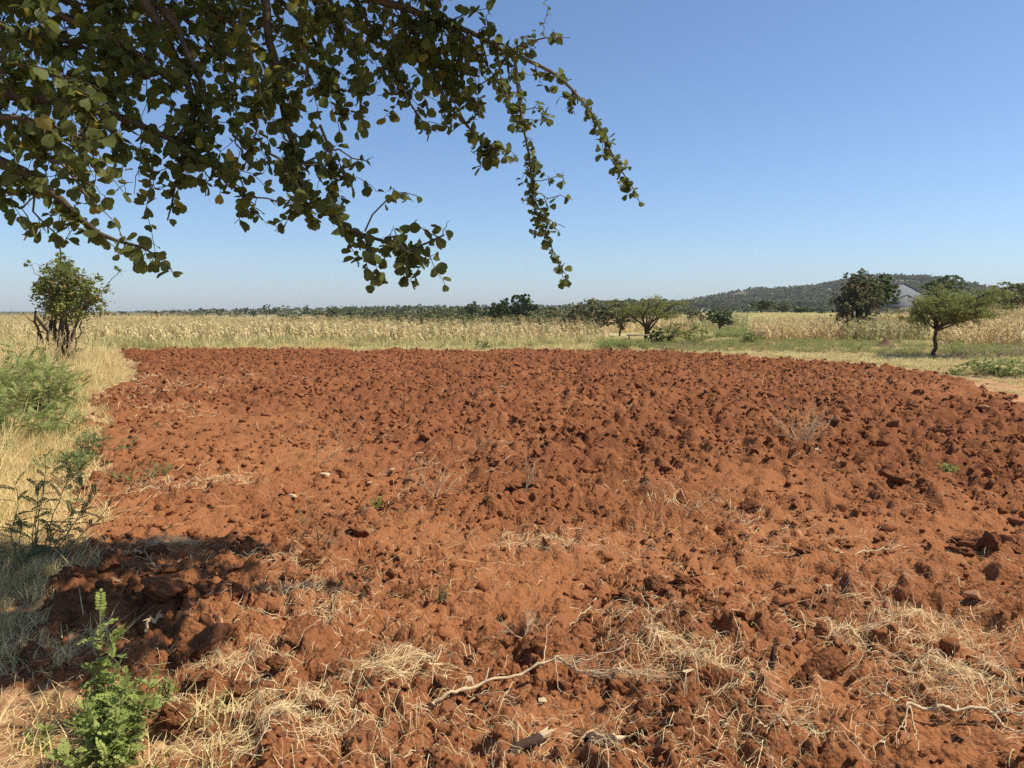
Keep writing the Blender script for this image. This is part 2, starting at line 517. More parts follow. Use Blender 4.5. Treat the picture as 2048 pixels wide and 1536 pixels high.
def scatter(name, label, pts, rots, scls, meshes, rng=RNG):
    pts = np.asarray(pts, np.float32)
    n = len(pts)
    me = bpy.data.meshes.new(name)
    me.vertices.add(n)
    me.vertices.foreach_set('co', pts.ravel())
    for nm, ty, data, key in (('rot', 'FLOAT_VECTOR', np.asarray(rots, np.float32), 'vector'), ('scl', 'FLOAT_VECTOR', np.asarray(scls, np.float32), 'vector'),
                              ('pick', 'INT', rng.integers(0, len(meshes), n).astype(np.int32), 'value')):
        at = me.attributes.new(nm, ty, 'POINT')
        at.data.foreach_set(key, data.ravel())
    o = tag(link(name, me), label, kind='stuff')
    g = bpy.data.node_groups.new(name + '_nodes', 'GeometryNodeTree')
    g.interface.new_socket('Geometry', in_out='INPUT', socket_type='NodeSocketGeometry')
    g.interface.new_socket('Geometry', in_out='OUTPUT', socket_type='NodeSocketGeometry')
    N, L = g.nodes.new, g.links.new
    gi, go = N('NodeGroupInput'), N('NodeGroupOutput')
    iop = N('GeometryNodeInstanceOnPoints')
    ci = N('GeometryNodeCollectionInfo')
    ci.inputs['Collection'].default_value = source_collection(name + '_source', meshes)
    ci.inputs['Separate Children'].default_value = True
    ci.inputs['Reset Children'].default_value = True
    iop.inputs['Pick Instance'].default_value = True
    def named(nm, ty):
        k = N('GeometryNodeInputNamedAttribute')
        k.data_type = ty
        k.inputs[0].default_value = nm
        return k.outputs[0]
    e = N('FunctionNodeEulerToRotation')
    L(named('rot', 'FLOAT_VECTOR'), e.inputs[0])
    L(gi.outputs[0], iop.inputs['Points'])
    L(ci.outputs[0], iop.inputs['Instance'])
    L(named('pick', 'INT'), iop.inputs['Instance Index'])
    L(e.outputs[0], iop.inputs['Rotation'])
    L(named('scl', 'FLOAT_VECTOR'), iop.inputs['Scale'])
    L(iop.outputs[0], go.inputs[0])
    md = o.modifiers.new('scatter', 'NODES')
    md.node_group = g
    return o

def yaw(n, tilt=0.0):
    return np.stack([RNG.normal(0, tilt, n), RNG.normal(0, tilt, n), RNG.uniform(0, 6.283, n)], -1)

# ------------------------------------------------------------------ leaf clouds, trunks and whole trees
def leaf_quads(c, size, up=0.4, rng=RNG):
    """rhombic leaves at points c, turned at random with a bias towards facing the sky"""
    n = len(c)
    nrm = rng.normal(0, 1, (n, 3))
    nrm[:, 2] = np.abs(nrm[:, 2]) + up
    nrm /= np.linalg.norm(nrm, axis=1)[:, None]
    a = np.cross(nrm, rng.normal(0, 1, (n, 3)))
    a /= np.linalg.norm(a, axis=1)[:, None] + 1e-9
    b = np.cross(nrm, a)
    s = (size * rng.uniform(0.6, 1.3, n))[:, None]
    V = np.stack([c - a * s * 0.5, c + b * s * 0.32 + a * s * 0.06, c + a * s * 0.5, c - b * s * 0.32 + a * s * 0.06], 1).reshape(-1, 3)
    return V, np.arange(n * 4).reshape(n, 4)

def blob_points(blobs, n, shell=0.55, rng=RNG, clump=0.0):
    """points spread through a set of balls (centre, radii), thicker towards the skin, in clumps with gaps between"""
    vols = np.array([b[1][0] * b[1][1] * b[1][2] for b in blobs]) ** 0.7
    cnt = rng.multinomial(n, vols / vols.sum())
    out = []
    for (c, r), k in zip(blobs, cnt):
        kk = max(1, int(k / 14))
        d = rng.normal(0, 1, (kk, 3))
        d /= np.linalg.norm(d, axis=1)[:, None]
        rr = shell + (1 - shell) * rng.random(kk) ** 0.6
        rr *= 0.85 + 0.3 * rng.random(kk)
        cc = np.array(c) + d * rr[:, None] * np.array(r)
        w = rng.integers(0, kk, k)
        out.append(cc[w] + rng.normal(0, 1, (k, 3)) * np.array(r) * (0.11 + clump))
    return np.concatenate(out)

def wobble(p0, p1, n, amp, rng=RNG, sag=0.0):
    t = np.linspace(0, 1, n)[:, None]
    p = np.array(p0) * (1 - t) + np.array(p1) * t
    off = np.cumsum(rng.normal(0, 1, (n, 3)), 0)
    off -= off[0] + (off[-1] - off[0]) * t
    p = p + off * amp / math.sqrt(n)
    p[:, 2] += sag * np.sin(t[:, 0] * math.pi)
    return p

def tree_meshes(h, w, seed, leafmat, n=2500, leaf=0.16, trunk_h=0.3, nb=9, flat=0.8, tr=0.05, bare=0, low=False, taper=0.0):
    """(trunk mesh, crown mesh) of a broad-leaved tree or bush of height h and width w"""
    rng = np.random.default_rng(seed)
    tk = MB()
    blobs = []
    base = h * trunk_h
    zc, hz = base + (h - base) * 0.5, (h - base) * 0.5
    for i in range(nb + 2):
        u = 1 - 2 * (i + 0.5) / (nb + 2)
        a = i * 2.39996 + rng.uniform(-0.5, 0.5)
        q = math.sqrt(1 - u * u) * (1 - taper * max(u, 0) + 0.25 * taper * max(-u, 0))
        k = rng.uniform(0.48, 0.72)
        br = rng.uniform(0.30, 0.46)
        c = np.array([math.cos(a) * q * k * w / 2, math.sin(a) * q * k * w / 2, zc + u * k * hz])
        blobs.append((c, (br * w / 2, br * w / 2, br * hz * flat * 1.15)))
    if low:
        for i in range(4):
            a = rng.uniform(0, 6.283)
            blobs.append((np.array([math.cos(a) * w * 0.28, math.sin(a) * w * 0.28, h * 0.2]), (w * 0.2, w * 0.2, h * 0.2)))
    top = np.array([rng.normal(0, w * 0.05), rng.normal(0, w * 0.05), base + (h - base) * 0.45])
    tk.tube(wobble((0, 0, -0.1), top, 7, w * 0.03, rng), np.linspace(tr, tr * 0.5, 7) * h, 7)
    for c, r in blobs:
        s = np.array([0, 0, base * rng.uniform(0.6, 1.0)]) + top * np.array([1, 1, 0]) * 0.6
        tk.tube(wobble(s, c, 6, w * 0.05, rng), np.linspace(tr * 0.5, tr * 0.12, 6) * h, 5)
        for _ in range(3):
            d = rng.normal(0, 1, 3)
            tk.tube(wobble(c, c + d / np.linalg.norm(d) * np.array(r) * 1.05, 4, w * 0.02, rng), np.linspace(tr * 0.12, tr * 0.04, 4) * h, 3)
    for _ in range(bare):
        d = rng.normal(0, 1, 3)
        d[2] = abs(d[2]) * 0.7
        d /= np.linalg.norm(d)
        c, r = blobs[rng.integers(0, len(blobs))]
        tk.tube(wobble(c, c + d * w * 0.28, 5, w * 0.03, rng), np.linspace(tr * 0.10, tr * 0.03, 5) * h, 3)
    cr = MB()
    pts = blob_points(blobs, n, rng=rng)
    pts[:, 2] = np.maximum(pts[:, 2], 0.03)
    cr.add(*leaf_quads(pts, leaf, rng=rng))
    return tk.mesh('trunk', M['bark'], True), cr.mesh('crown', leafmat)

def plant_tree(name, label, cat, p, meshes, s=1.0, rz=0.0, group=None, sz=None):
    o = thing(name, label, cat, (p[0], p[1], gz(p) - 0.02), rz, group)
    o.scale = (s, s, sz if sz else s)
    link('trunk', meshes[0], o)
    link('crown', meshes[1], o)
    return o

# ------------------------------------------------------------------ hill rock, woods that read as one mass
def on_land(px, r):
    """a point on the land at a photo column and a distance"""
    return np.array([(px - 1024) / F * r, r])

pa = np.linspace(1440, 1492, 14)
ra = np.linspace(690, 790, 12)
RV = []
for r in ra:
    for p in pa:
        e = 1 - ((p - 1466) / 26) ** 2 - ((r - 740) / 50) ** 2
        q = on_land(p + 5 * math.sin(r * 0.15), r)
        RV.append((q[0], q[1], float(H(q[0], q[1])) + (0.9 if e > 0.05 else -1.5) + 0.8 * random.random()))
ri = np.arange(len(ra) * len(pa)).reshape(len(ra), len(pa))
tag(link('hillside_rock', mk_mesh('hillside_rock', RV, np.stack([ri[:-1, :-1], ri[:-1, 1:], ri[1:, 1:], ri[1:, :-1]], -1).reshape(-1, 4), None, M['rock'])), 'bare brown rock face on the wooded hill', kind='structure')

def far_tree(seed, leafmat, n=130):
    rng = np.random.default_rng(seed)
    m = MB()
    bl = [(np.array([rng.normal(0, 0.22), rng.normal(0, 0.22), rng.uniform(0.35, 0.72)]), np.array([0.3, 0.3, 0.27]) * rng.uniform(0.8, 1.2)) for _ in range(5)]
    m.add(*leaf_quads(blob_points(bl, n, rng=rng), 0.24, rng=rng))
    m.tube([(0, 0, -0.1), (0.02, 0, 0.5)], [0.05, 0.03], 4)
    return m.mesh('far_tree', leafmat)

far_meshes = [far_tree(s, M['dark_tree'] if s % 3 else M['olive_tree']) for s in range(8)]
n = 9000
px = RNG.uniform(1180, 2900, n)
r = RNG.uniform(430, 1010, n)
x, y = (px - 1024) / F * r, r
keep = ~((np.abs(px - 1466) < 22) & (np.abs(r - 740) < 42)) & (fbm(x / 55, y / 55, 3, 90) > 0.33)
x, y, r = x[keep], y[keep], r[keep]
s = RNG.uniform(3.6, 7.0, len(x)) * np.where(r > 900, 0.85, 1.0)
scatter('hill_woodland', 'dense scrubby wood covering the low hill', np.stack([x, y, H(x, y) - 0.3], -1), yaw(len(x)), np.stack([s * 1.25, s * 1.25, s * 0.9], -1), far_meshes)
n = 2300
px = RNG.uniform(-1200, 2700, n)
r = 235 + 500 * RNG.random(n) ** 1.3
x, y = (px - 1024) / F * r, r
s = RNG.uniform(1.7, 3.4, n) * np.interp(px, [0, 260, 600, 1000], [0.42, 0.55, 0.9, 1.15])
scatter('plain_woodland', 'belt of dark scrub across the far plain', np.stack([x, y, H(x, y) - 0.2], -1), yaw(n), np.stack([s * 1.4, s * 1.4, s], -1), far_meshes)

# ------------------------------------------------------------------ trees and bushes of the middle distance
def ftree(name, label, px, ytop, wpx, depth, seed, leafmat, cat='tree', group=None, **kw):
    p = at_depth(px, depth)
    base = gz(p)
    h = max(CAMZ + (622 - ytop) / F * depth - base, 0.15)
    w = wpx / F * depth
    ms = tree_meshes(h, w, seed, leafmat, **kw)
    co = np.zeros(len(ms[1].vertices) * 3, np.float32)
    ms[1].vertices.foreach_get('co', co)
    co = co.reshape(-1, 3)
    top = np.percentile(co[:, 2], 99.3)
    wid = np.percentile(co[:, 0], 98.5) - np.percentile(co[:, 0], 1.5)
    return plant_tree(name, label, cat, p, ms, w / wid, 0.0, group, h / top)

ftree('leafy_tree', 'tall leafy tree with browning leaves standing in dry maize, left of the grey roof', 1714, 545, 80, 45, 11, M['brown_tree'], n=4200, leaf=0.16, trunk_h=0.06, nb=12, flat=1.0, tr=0.025, taper=0.75)
ftree('dark_tree', 'dark green tree right behind the tall browning tree, beside the grey roof', 1753, 552, 62, 62, 12, M['dark_tree'], n=3000, leaf=0.24, nb=9, tr=0.03)
ftree('round_tree', 'dark round-topped tree showing above the umbrella thorn in front of it', 1890, 553, 70, 85, 13, M['dark_tree'], n=2400, leaf=0.28, nb=8, tr=0.03)
ftree('thorn_tree', 'twiggy dark tree with bare shoots at the right edge by the maize', 2032, 566, 80, 60, 14, M['olive_tree'], n=2200, leaf=0.2, nb=8, tr=0.03, bare=16)
ftree('dark_bush', 'dense dark bush at the foot of the twiggy tree behind ripe maize', 2000, 600, 60, 62, 15, M['dark_tree'], cat='bush', n=1800, leaf=0.22, nb=7, tr=0.03, low=True)
ftree('dense_tree', 'broad dense evergreen tree rising highest beyond the left maize', 1042, 590, 64, 75, 16, M['evergreen'], n=5000, leaf=0.22, nb=9, tr=0.03, low=True, trunk_h=0.1)
ftree('dense_tree', 'smaller dense dark tree touching the left side of the broad evergreen', 996, 604, 46, 74, 17, M['evergreen'], n=3200, leaf=0.22, nb=7, tr=0.03, low=True, trunk_h=0.1)
ftree('olive_bush', 'olive bush close to the right side of the broad evergreen', 1093, 614, 64, 72, 18, M['olive_tree'], cat='bush', n=2200, leaf=0.22, nb=7, low=True, trunk_h=0.1)
ftree('slender_tree', 'slender dark tree with a small head alone left of the evergreens', 944, 603, 26, 95, 19, M['dark_tree'], n=1200, leaf=0.25, nb=6, tr=0.02)
ftree('grey_green_tree', 'dark grey-green tree with hanging foliage at the end of the maize', 1176, 601, 66, 50, 20, M['olive_tree'], n=3600, leaf=0.16, nb=10, flat=1.2, trunk_h=0.08, tr=0.03, low=True)
ftree('grey_green_bush', 'lower grey-green bush leaning against the hanging grey-green tree', 1146, 618, 44, 52, 21, M['olive_tree'], cat='bush', n=1500, leaf=0.16, nb=6, low=True)
ftree('olive_tree', 'loose olive tree between the grey-green tree and the umbrella thorn', 1240, 602, 74, 50, 22, M['olive_tree'], n=3000, leaf=0.15, nb=9, tr=0.025, trunk_h=0.22)
ftree('small_tree', 'small round tree on a thin trunk right of the middle umbrella thorn', 1390, 622, 34, 62, 23, M['olive_tree'], n=1300, leaf=0.17, nb=6, tr=0.03)
ftree('small_tree', 'small spreading tree on a leaning trunk beside the green bean patch', 1440, 620, 48, 55, 24, M['dark_tree'], n=1700, leaf=0.16, nb=7, tr=0.03)
ftree('field_tree', 'dark squat tree standing alone on the pale field below the hill', 1522, 601, 40, 110, 25, M['dark_tree'], n=1600, leaf=0.3, nb=7, tr=0.03)
ftree('field_tree', 'thin olive tree next to the squat tree on the pale field', 1562, 606, 38, 112, 26, M['olive_tree'], n=1200, leaf=0.3, nb=6, tr=0.03)
ftree('round_bush', 'round dark bush on the pale field just above the block wall', 1606, 613, 36, 108, 27, M['dark_tree'], cat='bush', n=1300, leaf=0.3, nb=6, low=True, trunk_h=0.05)
ftree('round_bush', 'small round bush alone on the pale field near the browning tree', 1642, 622, 16, 100, 28, M['dark_tree'], cat='bush', n=600, leaf=0.3, nb=5, low=True, trunk_h=0.05)
ftree('rounded_shrub', 'rounded grey-green shrub on the grass in front of the ripe maize', 1503, 662, 46, 37.5, 29, M['weed_far'], cat='shrub', n=1600, leaf=0.075, nb=8, low=True, trunk_h=0.02, tr=0.02, bare=14)
ftree('thorn_shrub', 'sparse twiggy grey-green thorn shrub beside the dry bank', 1392, 657, 80, 36, 30, M['acacia'], cat='shrub', n=1300, leaf=0.07, nb=8, trunk_h=0.1, tr=0.02, bare=26)
ftree('dark_shrub', 'dark low shrub under the middle umbrella thorn', 1312, 659, 44, 35.5, 31, M['dark_tree'], cat='shrub', n=1300, leaf=0.09, nb=6, low=True, trunk_h=0.02)
ftree('maize_edge_bush', 'dark bush at the foot of the browning tree', 1706, 655, 30, 43, 32, M['dark_tree'], cat='bush', n=900, leaf=0.1, nb=5, low=True, trunk_h=0.02)
ftree('young_bush', 'small yellow-green bush alone in the grass strip below the maize', 962, 680, 30, 31.8, 33, M['weed_far'], cat='bush', n=500, leaf=0.07, nb=5, low=True, trunk_h=0.02)

# the scrub beyond the maize, tree by tree: a few kinds copied with their parts
lib = []
for k in range(8):
    lf = [M['dark_tree'], M['olive_tree']][k % 3 == 1]
    t = thing('scrub_tree', None, 'tree', (0, 0, 0))
    ms = tree_meshes(1.1, 1.4 if k % 2 else 0.95, 50 + k, lf, n=520, leaf=0.13, nb=6, tr=0.03, low=k % 2 == 1, trunk_h=0.12)
    link('trunk', ms[0], t)
    link('crown', ms[1], t)
    lib.append(t)
spots = [(534, 609, 22, 170), (574, 610, 40, 165), (612, 611, 22, 168), (388, 616, 34, 150), (312, 621, 40, 170), (352, 620, 30, 160), (440, 617, 26, 180), (470, 619, 40, 170), (506, 618, 26, 160),
         (646, 615, 40, 190), (672, 613, 34, 200), (706, 614, 30, 190), (735, 613, 26, 200), (790, 610, 28, 210), (815, 609, 24, 205), (885, 608, 24, 215)]
for k in range(64):
    pxx = 640 + 740 * (k + random.random()) / 64
    dep = random.uniform(98, 185)
    spots.append((pxx, random.uniform(613, 627), random.uniform(26, 58), dep))
for k in range(38):
    spots.append((560 + 600 * (k + random.random()) / 38, random.uniform(624, 634), random.uniform(34, 70), random.uniform(55, 92)))
for k in range(12):
    spots.append((random.uniform(1920, 2100), random.uniform(592, 606), random.uniform(30, 50), random.uniform(90, 140)))
for i, (pxx, yt, wp, dep) in enumerate(spots):
    o = lib[i] if i < len(lib) else copy_tree(lib[i % len(lib)])
    q = at_depth(pxx, dep)
    b = gz(q)
    hh = max(CAMZ + (622 - yt) / F * dep - b, 0.9)
    ww = wp / F * dep
    o.location = (q[0], q[1], b - 0.03)
    o.scale = (ww, ww, hh)
    o.rotation_euler = (0, 0, random.uniform(0, 6.28))
    if i < 2: tag(o, ['lollipop-shaped tree standing out of the scrub, first of the taller pair', 'wide low tree between the taller pair in the far scrub'][i])
    elif i < 3: tag(o, 'dark tree ending the taller group in the far scrub')
    else: tag(o, 'small dark tree or bush in the scrub belt beyond the maize')
    o['group'] = 'scrub trees beyond the maize'

# umbrella thorns
def acacia_meshes(h, w, seed, crown_c, crown_r, trunk_top, tr, leaf=0.05, per=20, n1=9, n2=6, n3=5, low=0.3):
    rng = np.random.default_rng(seed)
    tk, cr = MB(), MB()
    tt = np.array(trunk_top, float)
    tk.tube(wobble((0, 0, -0.15), tt, 8, 0.10, rng), np.linspace(tr * 1.15, tr * 0.85, 8), 9)
    C, R = np.array(crown_c), np.array(crown_r)
    L = []
    for i in range(n1):
        a = i / n1 * 6.283 + rng.uniform(-0.3, 0.3)
        q = rng.uniform(0.35, 0.75)
        t1 = C + R * np.array([math.cos(a) * q, math.sin(a) * q, rng.uniform(-0.4, 0.45)])
        p1 = wobble(tt - np.array([0, 0, rng.uniform(0, low)]), t1, 7, 0.12, rng, 0.05)
        tk.tube(p1, np.linspace(tr * 0.55, tr * 0.2, 7), 6)
        for j in range(n2):
            d = rng.normal(0, 1, 3) * np.array([1, 1, 0.45]) + np.array([math.cos(a), math.sin(a), 0.12]) * 0.6
            s = p1[rng.integers(3, 7)]
            t2 = s + d / np.linalg.norm(d) * R * rng.uniform(0.25, 0.5)
            p2 = wobble(s, t2, 6, 0.08, rng, 0.03)
            tk.tube(p2, np.linspace(tr * 0.16, tr * 0.07, 6), 4)
            for k in range(n3):
                d = rng.normal(0, 1, 3) * np.array([1, 1, 0.6]) + (t2 - s) / np.linalg.norm(t2 - s) * 0.8
                s3 = p2[rng.integers(1, 6)]
                t3 = s3 + d / np.linalg.norm(d) * R * rng.uniform(0.12, 0.36)
                p3 = wobble(s3, t3, 5, 0.05, rng, 0.02)
                tk.tube(p3, np.linspace(tr * 0.06, tr * 0.03, 5), 3)
                tq = rng.random(per)[:, None] ** 0.8
                ii = np.minimum((tq[:, 0] * 4).astype(int), 3)
                f = tq * 4 - ii[:, None]
                L.append(p3[ii] * (1 - f) + p3[ii + 1] * f + rng.normal(0, leaf * 0.7, (per, 3)))
    cr.add(*leaf_quads(np.concatenate(L), leaf, 0.8, rng))
    return tk.mesh('trunk', M['bark'], True), cr.mesh('crown', M['acacia'])

def acacia(label, px, depth, *a, **k):
    return plant_tree('umbrella_thorn', label, 'tree', at_depth(px, depth), acacia_meshes(*a, **k), group='umbrella thorn trees')

acacia('umbrella thorn with bright feathery crown on a straight trunk, nearest tree on the right', 1876, 26.6, 2.6, 3.0, 3, (0.52, 0, 1.86), (1.68, 1.6, 1.22), (-0.02, 0, 1.02), 0.066, leaf=0.068, per=24, n1=16, n2=8, n3=6, low=0.1)
acacia('umbrella thorn with forked trunk and flat crown in the middle of the view', 1296, 36, 2.4, 4.4, 4, (0.15, 0, 1.95), (1.9, 1.8, 0.42), (-0.1, 0, 0.95), 0.10, leaf=0.07, per=20, n1=11, n2=6, n3=5, low=0.45)
acacia('spreading lower thorn tree whose crown leans right of the forked umbrella thorn', 1348, 37, 1.2, 2.4, 5, (0.2, 0, 0.85), (1.1, 1.0, 0.4), (-0.3, 0, 0.35), 0.06, leaf=0.06, per=14, n1=8, n2=5, n3=4)

# ------------------------------------------------------------------ house, wall, bench, mound
hp = at_depth(1805, 110)
hz = gz(hp)
house = thing('house', 'house with steep grey hipped metal roof among trees below the hill', 'house', (hp[0], hp[1], hz), -0.38)
def zz(y, d=110): return CAMZ + (622 - y) / F * d - hz
ez, rz_ = zz(614), zz(568)
m = MB(); m.box((-4.4, -3.6, -0.2), (4.4, 5, ez - 0.05)); m.box((-2.2, -5.2, -0.2), (2.6, -3.602, ez - 0.052)); link('wall', m.mesh('wall', M['plaster']), house)
def hip(cx, x0, x1, y0, y1, z0, z1, ra, rb, ry):
    V = [(x0, y0, z0), (x1, y0, z0), (x1, y1, z0), (x0, y1, z0), (ra, ry, z1), (rb, ry, z1)]
    V += [(a, b, c - 0.12) for a, b, c in V[:4]]
    return V, [[0, 1, 5, 4], [2, 3, 4, 5], [0, 6, 7, 1], [1, 7, 8, 2], [2, 8, 9, 3], [3, 9, 6, 0], [6, 9, 8, 7]], [[1, 2, 5], [3, 0, 4]]
m = MB(); m.add(*hip(0, -5.0, 5.0, -4.2, 5.6, ez, rz_, -1.55, 0.15, 0.7)); rf = link('roof', m.mesh('roof', M['roof']), house)
rc = MB()
for p, q in [((-1.55, .7, rz_), (.15, .7, rz_)), ((.15, .7, rz_), (5, -4.2, ez)), ((-1.55, .7, rz_), (-5, -4.2, ez)), ((.15, .7, rz_), (5, 5.6, ez))]:
    rc.tube([p, q], 0.15, 5)
link('ridge_cap', rc.mesh('ridge_cap', M['ridge']), rf)
m = MB(); m.add(*hip(0, -2.7, 3.2, -5.8, -1.0, ez + 0.02, zz(592.5), 0.05, 0.25, -3.3)); rf2 = link('porch_roof', m.mesh('porch_roof', M['roof']), house)
rc = MB()
zp = zz(592.5)
for p, q in [((.05, -3.3, zp), (-2.7, -5.8, ez + .02)), ((.25, -3.3, zp), (3.2, -5.8, ez + .02)), ((.05, -3.3, zp), (.25, -1.4, zp))]:
    rc.tube([p, q], 0.13, 5)
link('ridge_cap', rc.mesh('ridge_cap', M['ridge']), rf2)
for sx in (-1.2, 1.5, 3.6, -3.4):
    yy = -5.23 if abs(sx) < 2 else -3.63
    m = MB(); m.box((sx - 0.45, yy, 0.9), (sx + 0.45, yy + 0.08, 1.9)); link('window', m.mesh('window', M['glass']), house)

wl, wr = at_depth(1612, 80), at_depth(1722, 78)
wz = gz((wl + wr) / 2)
wall = thing('block_wall', 'low unplastered block wall with pale coping on the pale field', 'wall', (*((wl + wr) / 2), wz), math.atan2(wr[1] - wl[1], wr[0] - wl[0]))
Lw = float(np.hypot(*(wr - wl)))
ztop = CAMZ - (634 - 622) / F * 79 - wz
nb_ = 13
bm_ = MB(); bm_.box((0.004, -0.1, 0.0), (Lw / nb_ - 0.006, 0.1, (ztop + 0.3) / 3 - 0.012)); bme = bm_.mesh('block', M['block'])
for r_ in range(3):
    for k in range(nb_):
        b_ = link('block', bme, wall, (-Lw / 2 + k * Lw / nb_ + (0.0 if r_ % 2 == 0 else 0.06), random.uniform(-0.008, 0.008), -0.3 + r_ * (ztop + 0.3) / 3))
m = MB(); m.box((-Lw / 2 - 0.05, -0.14, ztop), (Lw / 2 + 0.1, 0.14, ztop + 0.09)); link('coping', m.mesh('coping', M['coping']), wall)

bp_ = at_depth(1279, 34.5)
bench = thing('plank_bench', 'narrow weathered plank on short posts beside the forked umbrella thorn', 'bench', (bp_[0], bp_[1], gz(bp_)), 0.05)
m = MB(); m.box((-0.55, -0.13, 0.50), (0.45, 0.13, 0.55)); link('plank', m.mesh('plank', M['greybrush']), bench)
for k, sx in enumerate((-0.45, 0.35)):
    m = MB(); m.tube([(sx, 0, -0.1), (sx + 0.01, 0, 0.3), (sx, 0, 0.5)], 0.035, 6); link('post', m.mesh('post', M['greybrush']), bench)

mp = at_depth(1772, 34)
mv, mq = [], []
K, RNGM = 20, np.random.default_rng(3)
for i in range(12):
    t = i / 11
    for j in range(K):
        a = j / K * 6.283
        rr = (0.50 * (1 - t) ** 1.9 + 0.16 * (1 - t) ** 0.5) * (1 + 0.25 * (vnoise(np.array([a * 1.3 + 9]), np.array([t * 4.0]), 4)[0] - 0.5))
        mv.append((rr * math.cos(a) + 0.07 * t, rr * math.sin(a), 0.50 * t - 0.05 + 0.03 * RNGM.random()))
for i in range(11):
    for j in range(K): mq.append((i * K + j, i * K + (j + 1) % K, (i + 1) * K + (j + 1) % K, (i + 1) * K + j))
mo = tag(link('termite_mound', mk_mesh('termite_mound', mv, mq, None, M['mound'], True), None, (mp[0], mp[1], gz(mp))), 'small conical brown termite mound in the grass left of the umbrella thorn', 'termite mound')

# ------------------------------------------------------------------ maize
def maize_mesh(seed, h=1.3, lm='maize'):
    rng = np.random.default_rng(seed)
    m = MB()
    lean = rng.normal(0, 0.10, 2)
    st = np.array([[lean[0] * t * t * h, lean[1] * t * t * h, t * h] for t in np.linspace(0, 1, 5)])
    m.tube(st, np.linspace(0.014, 0.006, 5), 4)
    for i in range(8):
        t = 0.18 + 0.76 * i / 8 + rng.uniform(0, 0.05)
        b = np.array([lean[0] * t * t * h, lean[1] * t * t * h, t * h])
        a = rng.uniform(0, 6.283)
        L_ = rng.uniform(0.30, 0.55)
        d = np.array([math.cos(a), math.sin(a), 0])
        sd = np.array([-math.sin(a), math.cos(a), 0])
        up, dr = rng.uniform(0.1, 0.55), rng.uniform(0.5, 1.3)
        pts, ws = [], (0.018, 0.036, 0.028, 0.004)
        for q, w_ in zip((0, 0.35, 0.7, 1.0), ws):
            c = b + d * L_ * q * (1 - 0.35 * q) + np.array([0, 0, L_ * (up * q - dr * q * q)])
            tw = sd * math.cos(q * rng.uniform(0, 2)) + np.array([0, 0, 1]) * math.sin(q * rng.uniform(0, 2))
            pts += [c - tw * w_, c + tw * w_]
        m.add(pts, [[0, 1, 3, 2], [2, 3, 5, 4], [4, 5, 7, 6]])
    for i in range(5):
        a = rng.uniform(0, 6.283)
        m.tube([st[-1], st[-1] + np.array([math.cos(a) * 0.05, math.sin(a) * 0.05, 0.10]), st[-1] + np.array([math.cos(a) * 0.11, math.sin(a) * 0.11, 0.13 + 0.05 * rng.random()])], 0.005, 3)
    if rng.random() < 0.6:
        a = rng.uniform(0, 6.283)
        c = np.array([math.cos(a) * 0.03, math.sin(a) * 0.03, h * 0.52])
        m.tube([c, c + np.array([math.cos(a) * 0.05, math.sin(a) * 0.05, 0.06]), c + np.array([math.cos(a) * 0.09, math.sin(a) * 0.09, 0.15])], [0.018, 0.026, 0.008], 6)
    return m.mesh('maize_stalk', M[lm])

MZ = [maize_mesh(s, 1.25) for s in range(7)]
MZG = [maize_mesh(30 + s, 1.2, 'maize_green') for s in range(4)]

def rows(px0, px1, d0, d1, n, front=None):
    d = np.sqrt(RNG.uniform(d0 * d0, d1 * d1, n))
    d = d0 + (d - d0) * RNG.uniform(0.55, 1, n)
    px = RNG.uniform(px0, px1, n)
    if front is not None:
        f = np.interp(px, *front)
        d = np.maximum(d, f + (d - d0) * 0.9)
    return np.stack([(px - 1024) / F * d * math.cos(PITCH), d], -1)

BACK_L = ([-400, 300, 500, 800, 1200], [92, 92, 66, 47, 43])
FRONT_L = ([-400, 0, 500, 1000, 1120, 1200, 1300], [31, 33, 34.3, 34.6, 35.5, 38, 46])
mL = rows(-420, 1215, 33, 92, 15000, FRONT_L)
mL = mL[mL[:, 1] < np.interp(1024 + F * mL[:, 0] / mL[:, 1], *BACK_L)]
mR = np.concatenate([rows(1504, 1694, 41, 58, 900), rows(1700, 1856, 41.5, 62, 650), rows(1885, 2330, 35, 68, 2600), rows(1205, 1400, 56, 72, 700)])
mG = np.concatenate([rows(1690, 1860, 40, 48, 260), rows(-200, 1200, 34, 60, 900, FRONT_L), rows(1380, 1500, 56, 75, 250)])
def place_maize(pts, meshes, name, label, n_ind, group, ind_label, k):
    z = H(pts[:, 0], pts[:, 1])
    s = RNG.uniform(0.62, 1.12, len(pts)) * (0.78 + 0.44 * fbm(pts[:, 0] * 0.35, pts[:, 1] * 0.35, 3, 160)) * np.where(pts[:, 0] / pts[:, 1] > 0.545, 0.98, np.where(pts[:, 0] / pts[:, 1] > 0.25, 0.78, 0.84))
    px = 1024 + F * pts[:, 0] / pts[:, 1]
    order = np.argsort(np.where((px > -10) & (px < 2058), pts[:, 1], 1e6))
    ind, rest = order[:n_ind], order[n_ind:]
    for i in ind:
        o = link('maize_stalk', meshes[int(RNG.integers(0, len(meshes)))], None, (pts[i, 0], pts[i, 1], gz(pts[i]) - 0.02))
        o.scale = (s[i], s[i], s[i])
        o.rotation_euler = (RNG.normal(0, 0.09), RNG.normal(0, 0.09), RNG.uniform(0, 6.28))
        tag(o, ind_label, 'maize plant', group)
    s = s[rest]
    scatter(name, label, np.stack([pts[rest, 0], pts[rest, 1], z[rest] - 0.02], -1), yaw(len(rest), 0.16), np.stack([s, s, s], -1), meshes)
place_maize(mL, MZ, 'maize_field', 'wide field of dry standing maize behind the ploughed plot', 170, 'front row of the wide maize field', 'dry tan maize stalk along the front of the wide field behind the ploughed plot', 0)
